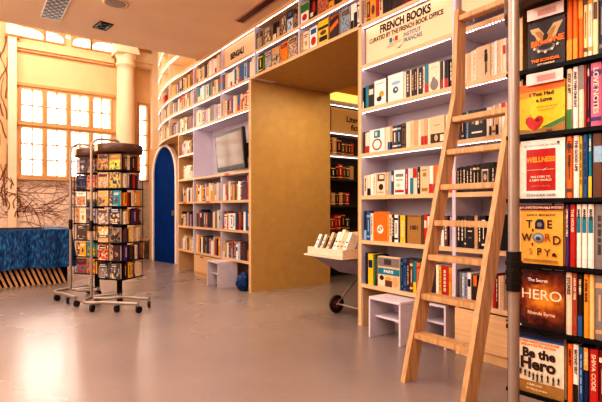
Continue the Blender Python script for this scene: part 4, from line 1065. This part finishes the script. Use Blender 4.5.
near_spines(0, [(566, 571.6, .205, 'orange', 'amber', 'bottom', None, 'orange spine beside the charcoal winged cover, first of three'), (572.2, 577.2, .205, 'orange', 'amber', 'bottom', None, 'middle one of three orange spines on the top tier'), (577.8, 582.6, .205, 'orange', 'amber', 'top', None, 'last of three orange spines, touching a pale yellow one'),
    (583, 587, .205, (246, 216, 150), 'brown', 'bands', None, 'pale yellow spine just after the three orange ones'), (587.4, 591.8, .205, 'white', 'amber', 'bands', None, 'white spine between two pale yellow spines, top tier'), (592.2, 597.6, .205, (250, 226, 170), 'brown', 'label', None, 'pale yellow spine next to the navy one, top tier'), (598.4, 604, .2, 'navy', 'grey', 'bands', None, 'navy spine at the end of the top tier')])
near_spines(1, [(566, 571.6, .185, 'cream', 'green', 'bottom', 'STAY A BIT', 'cream spine with green foot beside the yellow heart cover'), (572.2, 577.4, .192, 'white', None, '', 'AND THEN ONE DAY', 'white spine after the green-footed one, second tier'), (578, 583.6, .192, 'cream', 'grey', 'top', None, 'cream spine between a white and a red spine'),
    (584.2, 586.2, .19, 'red', None, '', None, 'thin red spine beside a navy lettered spine, second tier'), (586.6, 589.4, .195, 'navy', 'red', 'bands', 'SECRETS', 'navy spine with pale lettering beside the thin red one'), (589.8, 601, .2, 'pink', 'purple', 'bands', 'LOVE NOTES', 'broad pink patterned spine, second tier of the close stand')])
near_spines(2, [(565.8, 571.8, .19, 'orange', 'brown', 'bands', 'LONG WALK', 'orange spine beside the white cover with red square'), (572.6, 578.6, .192, 'white', None, '', 'THE GOOD LIFE', 'white spine with dark lettering, third tier'), (579, 581.8, .185, 'yellow', 'dkbrown', 'title', None, 'thin yellow spine between white and blue, third tier'), (582.2, 587.2, .196, 'blue', 'navy', 'title', None, 'bright blue spine on the third tier'),
    (587.8, 591.4, .192, 'teal', 'yellow', 'bottom', 'SWEET LIFE', 'teal spine with yellow foot, third tier'), (592, 603, .2, 'brown', 'ltblue', 'label', None, 'broad brown pictured spine, end of the third tier')])
near_spines(3, [(564.6, 568.4, .198, 'purple', None, '', 'LETTERS TO MY CHILD', 'purple spine beside the golden scattered-letter cover'), (569, 575, .196, 'red', None, '', 'THE HOUSE', 'red spine next to the purple one, fourth tier'), (575.8, 580.6, .19, 'white', 'teal', 'label', 'MARK', 'white trilogy spine touching the red one'), (581.2, 586.6, .19, 'white', 'teal', 'label', 'MARK', 'white trilogy spine in the middle of three'),
    (587.2, 593.4, .19, 'white', 'teal', 'label', 'MARK', 'white trilogy spine nearest the grey book'), (594, 604, .195, 'grey', 'dkgrey', 'title', None, 'grey spine at the end of the fourth tier')])
near_spines(4, [(565, 571.4, .192, 'cream', None, '', 'STORIES', 'cream lettered spine beside the dark red glowing cover'), (571.8, 576.6, .19, 'rust', 'red', 'bands', 'KING OF TIME', 'rust red spine on the fifth tier'), (577.2, 582, .185, 'black', 'blue', 'bottom', 'NO HERO', 'black spine with blue foot, fifth tier'), (583, 588.2, .188, 'amber', None, '', 'A RIVER RUNS', 'amber lettered spine on the fifth tier'), (588.6, 593.8, .2, (244, 200, 130), None, '', None, 'tall plain pale amber spine, fifth tier'), (594.4, 604, .2, 'grey', 'tan', 'bands', None, 'grey and tan spine at the end of the fifth tier')])
near_spines(5, [(566.6, 572, .178, 'orange', None, '', 'HIGH SKY', 'orange spine beside the cream cover of tiny figures'), (572.4, 578, .180, 'white', 'black', 'bottom', 'SECOND SELF', 'white spine with black foot, bottom tier in view'), (578.4, 582.6, .176, 'blue', 'ltblue', 'title', None, 'blue spine on the bottom tier in view'), (583, 588, .178, 'navy', 'amber', 'top', 'RIO BAR', 'navy spine with amber head, bottom tier in view'), (588.6, 597.6, .176, 'red', None, '', 'SHIVA CODE', 'broad red spine with pale lettering, bottom tier in view'), (598.4, 606, .178, 'maroon', 'cream', 'bands', None, 'maroon spine at the end of the bottom tier')])
# books in the pockets of the stand's far side, seen past the pole
lf = fa3 - PI / 2
for k, (c, a, nm) in enumerate([((240, 190, 110), 'brown', 'amber'), ('beige', 'tan', 'beige'), ('cream', 'tan', 'cream'), ('black', 'blue', 'black'), ('red', 'white', 'red'), ('white', 'teal', 'white')]):
    M = on_face(S3[0], S3[1], lf, -.088, TIERS[k])
    spec('cover', M, .15, .185, .03, c, 1, 'cover', '%s book edge behind the pole, %s tier of the close stand' % (nm, TN[k]), GN, True, lettering=[rect(.1, .9, .5, .8, a)])
# clear label holders clipped above two covers
CLEAR = mat('label_card', rgb(232, 206, 196), .25, var=.08, scale=40)
for (k, u0, u1, z, txt) in ((0, 528.4, 565, 1.6915, 'label holder above the charcoal winged cover'), (1, 527.6, 564.4, 1.4885, 'label holder overlapping the top of the yellow heart cover')):
    ya, yb = near_y(u0), near_y(u1)
    M = on_face(S3[0], S3[1], fa3, (ya + yb) / 2, z, .006)
    o = MB().box(-.004, -.002, -(ya - yb) / 2, (ya - yb) / 2, 0, .036, CLEAR, M).box(-.0048, -.004, -(ya - yb) * .3, (ya - yb) * .2, .008, .026, hexcol((206, 150, 140)), M).build('label_holder', None, tuple(M.translation))
    tag(o, 'clear pinkish ' + txt, 'label holder')

# ------------------------------------------------------------------ library ladder
ld = thing('library_ladder', 'pale wooden library ladder leaning against the bookcase', 'ladder', (2.3, 1.84, 0))
def rail_x(z): return 2.235 + .27 * z if z < 1.89 else 2.745 + (z - 1.89) * .06
def rail(y0, y1):
    mb = MB(); d0, d1 = .11, .085
    for (za, zb) in ((0, 1.89), (1.89, 2.50)):
        xa, xb = rail_x(za), rail_x(zb - 1e-6)
        mb.prism([(xa, y0, za), (xa + d0, y0, za), (xb + (d0 if za == 0 else d1), y0, zb), (xb, y0, zb)], (0, y1 - y0, 0), LADDER)
    return mb
YLa, YLb, YRa, YRb = 2.043, 2.078, 1.602, 1.637
wpart(rail(YLa, YLb), 'rail', ld); wpart(rail(YRa, YRb), 'rail', ld)
for z in (.305, .55, .80, 1.025, 1.265, 1.505, 1.735, 2.455):
    x = rail_x(z)
    wpart(MB().bevbox(x + .004, x + (.098 if z < 2 else .07), YRb - .0005, YLa + .0005, z - .038, z, LADDER, .004), 'rung', ld)
for y in (YRb - .018, YLa + .018):
    wpart(MB().tube([(rail_x(2.46) + .06, y, 2.47), (2.985, y, 2.49), (2.985, y, 2.46)], .008, STEEL, 8), 'hook', ld)

# ------------------------------------------------------------------ stools
def stool(label, x, y0, y1, z=.36, d=.30):
    e = thing('step_stool', label, 'stool', (x, (y0 + y1) / 2, 0), 0, 'white box stools under the shelves')
    t = .018; w = (y1 - y0) / 2
    MB().bevbox(0, d, -w, w, z - .024, z, STOOLW, .004).build('seat', e)
    MB().box(0, d, -w, -w + t, 0, z - .0245, STOOLW).build('side_panel', e)
    MB().box(0, d, w - t, w, 0, z - .0245, STOOLW).build('side_panel', e)
    MB().box(.06, d - .01, -w + t + .0005, w - t - .0005, .17, .188, STOOLW).build('shelf', e)
    MB().box(d - .02, d - .005, -w + t + .0005, w - t - .0005, .20, z - .025, STOOLW).build('back_rail', e)
    return e
stool('white open box stool in the niche beside the ladder foot', 2.797, 2.60, 2.965, .350)
stool('pale box stool pushed deep under the shelves behind the ladder', 3.02, 2.335, 2.585, .345, .27)
stool('white open box stool by the base cabinet left of the passage', 2.775, 5.94, 6.305, .362)

# ------------------------------------------------------------------ crumpled bag
import mathutils.noise as mnoise
BAGM = mat('bag_blue', rgb(18, 62, 112), .45, var=.5, scale=16)
e = thing('cloth_bag', 'crumpled dark blue bag on the floor at the passage corner', 'bag', (3.0, 5.615, 0))
bm = bmesh.new(); bmesh.ops.create_icosphere(bm, subdivisions=4, radius=1)
for v in bm.verts:
    p = v.co.copy(); n_ = mnoise.noise(p * 2.1) * .30 + abs(mnoise.noise(p * 4.3)) * .28
    s = 1 + n_ - .1
    q = Vector((p.x * .095 * s, p.y * .10 * s, .118 + p.z * .12 * s))
    v.co = (q.x, q.y, max(q.z, 0.001))
mb = MB(); mb.add([v.co.copy() for v in bm.verts], [[v.index for v in f.verts] for f in bm.faces], BAGM, None, True); bm.free()
mb.build('body', e)
MB().tube([(-.03, -.05, .18), (-.045, -.02, .235), (-.04, .03, .238), (-.03, .06, .18)], .009, BAGM, 8).build('strap', e)

# ------------------------------------------------------------------ flat screen in the wide bookcase
tv = thing('flat_screen', 'tilted black-framed flat screen hanging in the wide bookcase', 'screen', (2.98, 5.98, 1.92))
Mt = Matrix.Rotation(math.radians(-3.5), 4, 'Z') @ Matrix.Rotation(math.radians(-5), 4, 'Y')
def scr_mat():
    m, nt, b = nodes_of('screen_glass')
    b.inputs['Base Color'].default_value = rgb(132, 112, 96) + (1,)  # beige stands in for the windows mirrored in the dark screen
    b.inputs['Roughness'].default_value = .12
    b.inputs['Specular IOR Level'].default_value = .1
    b.inputs['Metallic'].default_value = .05
    return m
W2, H2 = .495, .275
MB().bevbox(-.02, .03, -W2, W2, -H2, H2, BLACK, .006, Mt).build('casing', tv)
MB().box(-.0215, -.0202, -W2 + .04, W2 - .04, -H2 + .065, H2 - .04, scr_mat(), Mt).build('panel', tv)
MB().box(-.0225, -.0205, -.05, .05, -H2 + .015, -H2 + .03, GREYM, Mt).build('badge', tv)
MB().box(.03, .335, -.1, .1, -.1, .1, BLACK, Mt).build('bracket', tv)

# ------------------------------------------------------------------ draped table by the windows
TX0, TX1, TY0, TY1, TH = -2.2, 1.22, 7.66, 8.7, .80
tb = thing('folding_table', 'long table with slanted wooden slats below the blue cloth', 'table', ((TX0 + TX1) / 2, (TY0 + TY1) / 2, 0))
wpart(MB().bevbox(TX0 + .03, TX1 - .03, TY0 + .03, TY1 - .03, TH - .03, TH - .002, WOOD, .004), 'top', tb)
mb = MB(); x = TX0 + .26
SLAT = mat('slat_wood', rgb(206, 160, 116), .55, var=.2, scale=20)
while x < TX1 - .08:
    mb.prism([(x, TY0 + .06, 0), (x + .036, TY0 + .06, 0), (x - .10, TY0 + .06, .34), (x - .136, TY0 + .06, .34)], (0, .02, 0), SLAT)
    x += .068
wpart(mb, 'slats', tb)
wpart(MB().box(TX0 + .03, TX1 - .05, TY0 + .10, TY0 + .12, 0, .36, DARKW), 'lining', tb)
for (x, y) in ((TX0 + .06, TY0 + .16), (TX1 - .1, TY0 + .16), (TX0 + .06, TY1 - .1), (TX1 - .1, TY1 - .1)):
    wpart(MB().box(x - .025, x + .025, y - .025, y + .025, 0, TH - .031, SLAT), 'leg', tb)
def cloth_mat():
    m, nt, b = nodes_of('cloth_blue')
    tc = nt.nodes.new('ShaderNodeTexCoord')
    mp = nt.nodes.new('ShaderNodeMapping'); mp.inputs['Scale'].default_value = (30, 30, 9)
    nz = nt.nodes.new('ShaderNodeTexNoise'); nz.inputs['Scale'].default_value = 1.6; nz.inputs['Detail'].default_value = 5
    rp = nt.nodes.new('ShaderNodeValToRGB')
    rp.color_ramp.elements[0].position = .38; rp.color_ramp.elements[0].color = rgb(6, 32, 74) + (1,)
    rp.color_ramp.elements[1].position = .74; rp.color_ramp.elements[1].color = rgb(36, 140, 168) + (1,)
    q = rp.color_ramp.elements.new(.52); q.color = rgb(10, 70, 124) + (1,)
    nt.links.new(tc.outputs['Object'], mp.inputs['Vector']); nt.links.new(mp.outputs['Vector'], nz.inputs['Vector'])
    nt.links.new(nz.outputs['Fac'], rp.inputs['Fac']); nt.links.new(rp.outputs['Color'], b.inputs['Base Color'])
    b.inputs['Roughness'].default_value = .7
    return m
CLOTH = cloth_mat()
per = [(TX0, TY1), (TX0, TY0), (TX1, TY0), (TX1, TY1)]
ring = []
for i in range(3):
    a, b = Vector(per[i]), Vector(per[i + 1]); L = (b - a).length; n = int(L / .035)
    nrm = Vector(((b - a).y, -(b - a).x)).normalized()
    for k in range(n): ring.append((a + (b - a) * k / n, nrm, L * k / n + i * 3.3))
ring.append((Vector(per[3]), Vector((1, 0)), 9.0))
mb = MB(); vs = []; NZ = 12
for (p, n_, s) in ring:
    for j in range(NZ + 1):
        f = j / NZ
        w = f * (.026 * math.sin(s * 19) + .018 * math.sin(s * 33 + 1.3) + .016 * math.sin(s * 8)) + .05 * f
        z = TH + .004 - f * (TH - .25 + .012 * math.sin(s * 9))
        q = p + n_ * w
        vs.append((q.x, q.y, z if j else TH + .004))
N = len(ring)
fs = [(i * (NZ + 1) + j, (i + 1) * (NZ + 1) + j, (i + 1) * (NZ + 1) + j + 1, i * (NZ + 1) + j + 1) for i in range(N - 1) for j in range(NZ)]
mb.add(vs, fs, CLOTH, None, True)
mb.poly([(TX0, TY0, TH + .004), (TX1, TY0, TH + .004), (TX1, TY1, TH + .004), (TX0, TY1, TH + .004)], CLOTH)
tag(mb.build('tablecloth', None, ((TX0 + TX1) / 2, (TY0 + TY1) / 2, TH)), 'deep blue patterned cloth draped over the long table by the windows', 'tablecloth')
# flat tray left on the cloth
tag(MB().bevbox(-.35, .25, -.12, .12, 0, .018, GREYM, .006).bevbox(-.33, .23, -.1, .1, .012, .022, DARKW, .004).build('tray', None, None), 'flat dark tray lying on the blue tablecloth', 'tray').location = (.62, 7.95, TH + .0055)

# ------------------------------------------------------------------ book cart half inside the passage
GC = 'magazines standing in the cart tray'
ct = thing('book_cart', 'two-wheeled book cart with a tray parked in the passage mouth', 'cart', (3.16, 3.76, 0))
CARTM = mat('cart_board', rgb(236, 212, 188), .5, var=.06)
CARTL = mat('cart_lilac', rgb(150, 136, 150), .55, var=.06)
wpart(MB().bevbox(2.93, 2.945, 3.47, 4.05, .628, .70, CARTM, .004), 'front_lip', ct)
wpart(MB().bevbox(2.90, 3.34, 3.44, 4.08, .608, .627, CARTM, .004), 'tray', ct)
wpart(MB().box(2.9455, 3.34, 3.47, 3.485, .628, .70, CARTM), 'tray_side', ct)
wpart(MB().box(2.9455, 3.34, 4.035, 4.05, .628, .70, CARTM), 'tray_side', ct)
wpart(MB().prism([(3.345, 3.46, .40), (3.345, 3.46, .80), (4.0, 3.46, .82), (4.0, 3.46, .52)], (0, .58, 0), CARTL), 'body', ct)
wpart(MB().prism([(3.0, 3.46, .58), (3.344, 3.46, .40), (3.344, 3.46, .607), (3.0, 3.46, .607)], (0, .56, 0), CARTL), 'hopper', ct)
wpart(MB().prism([(3.346, 3.44, .80), (4.02, 3.44, .82), (4.02, 3.44, .85), (3.346, 3.44, .83)], (0, .62, 0), WOOD), 'top_board', ct)
for y in (3.83, 3.42):
    wpart(MB().tube([(3.16, y, .10), (3.34, y, .26), (3.52, y, .405), (3.56, y, .48)], .012, STEEL, 8), 'strut', ct)
wpart(MB().tube([(3.16, 3.42, .10), (3.16, 3.86, .10)], .011, STEEL, 8), 'axle', ct)
wpart(MB().tube([(3.62, 3.5, .01), (3.62, 3.5, .45)], .014, STEEL, 8), 'prop_leg', ct)
wpart(MB().tube([(3.62, 3.98, .01), (3.62, 3.98, .45)], .014, STEEL, 8), 'prop_leg', ct)
for y in (3.84, 3.405):
    M = Matrix.Translation((3.16, y, .095)) @ Matrix.Rotation(PI / 2, 4, 'X')
    wv = MB(); pts = [(.075 * math.cos(2 * PI * k / 28), .075 * math.sin(2 * PI * k / 28), 0) for k in range(28)]
    wv.tube(pts, .020, TYRE, 10, M, True)
    w = wpart(wv, 'wheel', ct)
    hb = MB().lathe([(0, -.014), (.058, -.012), (.062, 0), (.058, .012), (0, .014)], REDHUB, 24, M).lathe([(0, -.022), (.016, -.022), (.016, .022), (0, .022)], STEEL, 12, M)
    for k in range(6):
        a = PI / 3 * k
        hb.tube([(.014 * math.cos(a), .014 * math.sin(a), .013), (.056 * math.cos(a), .056 * math.sin(a), .013)], .004, TYRE, 6, M)
    hb.v = [tuple(Vector(p) - Vector(ct.location)) for p in hb.v]
    hb.build('hub', w)
mag = [('white', .05), ('black', .045), ('cream', .04), ('black', .055), ('beige', .045), ('black', .05), ('white', .05), ('cream', .05), ('beige', .055), ('white', .05)]
y = 4.02
for i, (c, w) in enumerate(mag):
    h = .225 + .03 * (i % 3 == 1) + (.04 if i >= 6 else 0) - (.035 if c == 'black' else 0)
    mb = MB(); xs = 2.965 if c != 'black' else 2.99
    lean = Matrix.Translation((xs, y - w / 2, .630)) @ Matrix.Rotation(math.radians(27), 4, 'Y')
    mb.prism([(0, -w / 2 + .001, .0), (.10, -w / 2 + .001, .056), (.10, -w / 2 + .001, h), (0, -w / 2 + .001, h)], (0, w - .002, 0), pal(c), lean)
    if c != 'black':
        for k in range(3): mb.quad((-.001, w * .3, .05 + k * .05), (-.001, -w * .3, .05 + k * .05), (-.001, -w * .3, .065 + k * .05), (-.001, w * .3, .065 + k * .05), pal(('rust', 'grey', 'dkgrey')[(i + k) % 3]), lean)
    else:
        mb.quad((-.001, w * .25, .06), (-.001, -w * .25, .06), (-.001, -w * .25, .09), (-.001, w * .25, .09), pal('grey'), lean)
    o = mb.build('magazine', None, (xs + .03, y - w / 2, .63))
    tag(o, '%s magazine leaning in the cart tray, %s from its far end' % (c, ORD[i + 1]), 'magazine', GC)
    y -= w + .003

# ------------------------------------------------------------------ ceiling fittings
def CXY(u, v):
    z = F_PX * (CEIL - CAM_H) / (HORIZ - v); t = (u - U0) / F_PX
    return Vector((z * (t * CS + SN), z * (CS - t * SN), CEIL))
def quad_frame(pts):
    return [CXY(*p) for p in pts]
p = quad_frame([(46.5, 0), (66.5, 0), (60, 19.5), (44, 17.2)])
vc = sum(p, Vector()) / 4
e = thing('ceiling_vent', 'white-framed ceiling vent grille with dark checkered slats above the windows', 'vent', (vc.x, vc.y - .1, CEIL - .012), 0)
w2, l2 = .105, .40
ax = math.atan2((p[1] - p[0]).y, (p[1] - p[0]).x)
VR = Matrix.Rotation(0.0, 4, 'Z')
MB().box(-w2, w2, -l2, l2, .004, .011, BLACK, VR).build('backing', e)
fr = MB().box(-w2 - .009, -w2, -l2 - .02, l2 + .02, 0, .0115, WHITEP, VR).box(w2, w2 + .009, -l2 - .02, l2 + .02, 0, .0115, WHITEP, VR).box(-w2, w2, -l2 - .02, -l2, 0, .0115, WHITEP, VR).box(-w2, w2, l2, l2 + .02, 0, .0115, WHITEP, VR)
fr.build('frame', e)
gr = MB()
for i in range(14):
    for j in range(5):
        if (i + j) % 2 == 0:
            x = -w2 + .042 * j; yy = -l2 + .057 * i
            gr.box(x + .004, x + .038, yy + .004, yy + .052, 0, .004, hexcol((168, 146, 132)), VR)
gr.build('grille', e)
c = CXY(115.5, 3)
e = thing('ceiling_speaker', 'round flush ceiling speaker with a grey mesh', 'speaker', (c.x, c.y, CEIL - .012))
MB().lathe([(.14, .0115), (.145, .004), (.125, 0), (.115, .003)], PLASTER, 32).build('rim', e)
MB().lathe([(.115, .003), (.07, .001), (.0, .001)], hexcol((140, 108, 90)), 32).build('mesh', e)
c = CXY(103, 25.5)
e = thing('downlight', 'square black recessed twin downlight in the ceiling', 'light', (c.x, c.y, CEIL - .014), math.radians(8))
MB().box(-.075, .075, -.125, .125, .004, .0135, BLACK).build('housing', e)
MB().box(-.085, -.075, -.135, .135, 0, .0138, INK).box(.075, .085, -.135, .135, 0, .0138, INK).box(-.075, .075, -.135, -.125, 0, .0138, INK).box(-.075, .075, .125, .135, 0, .0138, INK).build('frame', e)
for yy in (-.062, .062):
    MB().lathe([(.05, .002), (.054, -.003), (.04, -.003), (.034, .003), (0, .003)], DARKW, 20, Matrix.Translation((0, yy, 0))).build('lamp', e)
a, b = CXY(240, 21), CXY(268, 1)
a2 = a + (a - b) * .0; dirv = (b - a); ln = dirv.length + 1.0; dirv.normalize()
mid = a + dirv * ln / 2
e = thing('slot_light', 'long dark red recessed slot in the ceiling along the bookcases', 'light', (mid.x, mid.y, CEIL - .012), math.atan2(dirv.y, dirv.x))
MB().box(-ln / 2, ln / 2, -.045, .045, .004, .0115, hexcol((92, 34, 28))).build('channel', e)
MB().box(-ln / 2 - .012, ln / 2 + .012, -.07, -.045, 0, .0118, hexcol((190, 140, 112))).box(-ln / 2 - .012, ln / 2 + .012, .045, .07, 0, .0118, hexcol((190, 140, 112))).box(-ln / 2 - .012, -ln / 2, -.045, .045, 0, .0118, hexcol((150, 100, 80))).box(ln / 2, ln / 2 + .012, -.045, .045, 0, .0118, hexcol((150, 100, 80))).build('frame', e)

# red pot on the curved shelves
e = thing('red_box', 'small bright red box near the end of the top curved shelf', 'box', (0, 0, 0))
q = curve_pt(9.12, .03)
e.location = (q[0], q[1], Z_H + .002); e.rotation_euler = (0, 0, -q[2])
MB().bevbox(0, .16, -.10, .10, 0, .14, hexcol((206, 40, 24)), .01).build('body', e)
MB().bevbox(-.004, .164, -.104, .104, .1405, .165, hexcol((180, 30, 20)), .006).build('lid', e)
# low bench beside the blue door
bx, byy = wall_x(149.5, FAR - .3), FAR - .3
e = thing('low_bench', 'low dark wooden bench between the mural and the blue door', 'bench', (bx, byy, 0))
MB().bevbox(-.2, .13, -.12, .2, .40, .45, SLAT, .006).build('seat', e)
MB().box(-.18, -.15, -.1, .18, 0, .3995, SLAT).build('leg', e)
MB().box(.08, .11, -.1, .18, 0, .3995, SLAT).build('leg', e)
MB().box(-.149, .079, .12, .15, .15, .2, SLAT).build('stretcher', e)
# dark bolster lying on the low shelf of the dim room
e = thing('rolled_cloth', 'tan rolled cloth on the lowest shelf of the dim bookcase', 'cloth', (4.75, by + .14, .351))
pts = [(-.26 + .052 * k, -.02, .075 + .05 * ((k - 5) / 5) ** 2) for k in range(11)]
MB().tube(pts, [.02, .05, .06, .065, .066, .066, .065, .062, .06, .05, .02], hexcol((176, 128, 66)), 12).build('roll', e)
MB().tube([(-.05, -.02, .076), (.05, -.02, .076)], .069, hexcol((120, 78, 40)), 12).build('band', e)
# ------------------------------------------------------------------ build the books: largest in view first
BOOKS.sort(key=lambda b: -b['area'])
KEEP = 300
rest = MB()
seen = {}
for i, b in enumerate(BOOKS):
    if b['area'] <= 2: continue
    if b['kind'] == 'cover': cv, pg = cover_parts(b['w'], b['h'], b['d'], b['col'], b['let'] if not isinstance(b['let'], str) else None, b['seed'])
    else:
        cv, pg = book_parts(b['w'], b['h'], b['d'], b['col'], b['acc'], b['style'], b['seed'])
        if isinstance(b['let'], str):
            dark = b['col'] in ('cream', 'white', 'amber', 'yellow', 'orange', 'beige') or not isinstance(b['col'], str)
            Mv = Matrix.Translation((-.0014, 0, b['h'] * .92)) @ Matrix(((0, 0, -1, 0), (0, -1, 0, 0), (-1, 0, 0, 0), (0, 0, 0, 1)))   # reads downwards
            sz = b['w'] * .66; L = len(b['let']) * sz * .62
            tx = MB().text(b['let'], sz, pal('dkbrown') if dark else pal('cream'), Mv, 'LEFT', .0004, 1.0, min(1.25, b['h'] * .8 / L))
            cv.lettering = tx
    if i < KEEP:
        o = cv.build('book')
        o.matrix_world = b['M']
        lab = b['label']
        tag(o, lab, 'book', b['group'])
        pg.build('page_block', o)
        if hasattr(cv, 'lettering'): cv.lettering.build('lettering', o)
        seen.setdefault(lab, 0); seen[lab] += 1
    else:
        for src in (cv, pg):
            base = len(rest.v)
            rest.v += [tuple(b['M'] @ Vector(p)) for p in src.v]
            rest.f += [tuple(base + j for j in f) for f in src.f]
            rest.m += [rest.mi(src.mats[k]) for k in src.m]
            rest.sm += src.sm
if rest.v:
    o = rest.build('distant_books', None, (3.1, 7.0, 1.0))
    tag(o, 'many small distant books filling the farther shelves and stands', 'books', None, 'stuff')
print('books', len(BOOKS), 'dups', [k for k, v in seen.items() if v > 1][:20])

# ------------------------------------------------------------------ light
w = bpy.data.worlds.new('daylight'); bpy.context.scene.world = w
w.use_nodes = True
bg = w.node_tree.nodes['Background']
bg.inputs['Color'].default_value = (1.0, .95, .87, 1)
bg.inputs['Strength'].default_value = 6.5
def area(name, loc, rot, sx, sy, e, col=(1, .8, .6), spread=180):
    l = bpy.data.lights.new(name, 'AREA'); l.shape = 'RECTANGLE'; l.size = sx; l.size_y = sy; l.energy = e; l.color = col
    l.spread = math.radians(spread)
    o = bpy.data.objects.new(name, l); o.location = loc; o.rotation_euler = [math.radians(a) for a in rot]; C.objects.link(o)
    return o
area('ceiling_fill', (.4, 1.2, 3.46), (0, 0, 0), 2.4, 2.4, 40, (.97, .92, 1))  # unseen ceiling fill, added to light the near floor and shelves
area('ceiling_fill', (.2, 4.6, 3.46), (0, 0, 0), 2.6, 2.6, 66, (1, .95, .92))  # second added ceiling fill, over the middle of the room
area('hall_fill', (.6, 9.0, 5.2), (0, 0, 0), 3.2, 1.8, 110, (1, .92, .82))  # added to brighten the far wall from high in the hall
area('side_fill', (-3.4, 4.2, 2.6), (0, -78, 0), 2.4, 4.5, 105, (1, .96, .93))  # unseen side fill, added to light the shelf wall and close stand
area('window_daylight', (1.5, FAR + .5, 3.0), (-90, 0, 0), 3.2, 4.6, 80, (1, .93, .84))
area('stand_fill', (-1.0, .1, 2.9), (0, -52, 0), 1.0, 1.0, 34, (1, .96, .94))  # added, aimed at the close stand to lift its covers
area('upward_fill', (-1.6, -.8, 2.2), (180, 0, 0), 1.6, 1.6, 50, (1, .93, .84))  # unseen upward light, added to brighten the ceiling
area('upward_fill', (-2.6, 4.6, 2.3), (180, 0, 0), 1.6, 2.4, 85, (1, .93, .84))  # same added upward light, farther down the room
area('passage_fill', (3.7, 4.4, 2.78), (0, 0, 0), .5, .8, 16, (1, .86, .62))  # added fill for the gold passage walls, no fitting there
area('beyond_fill', (5.3, 4.2, 3.2), (0, 0, 0), 1.0, 1.0, 16, (1, .78, .46))  # added fill that keeps the room beyond faintly lit
sc = bpy.context.scene
sc.view_settings.view_transform = 'Standard'
sc.view_settings.look = 'High Contrast'
sc.view_settings.exposure = 0.03
sc.cycles.use_denoising = True
sc.cycles.max_bounces = 8
sc.cycles.sample_clamp_indirect = 6.0
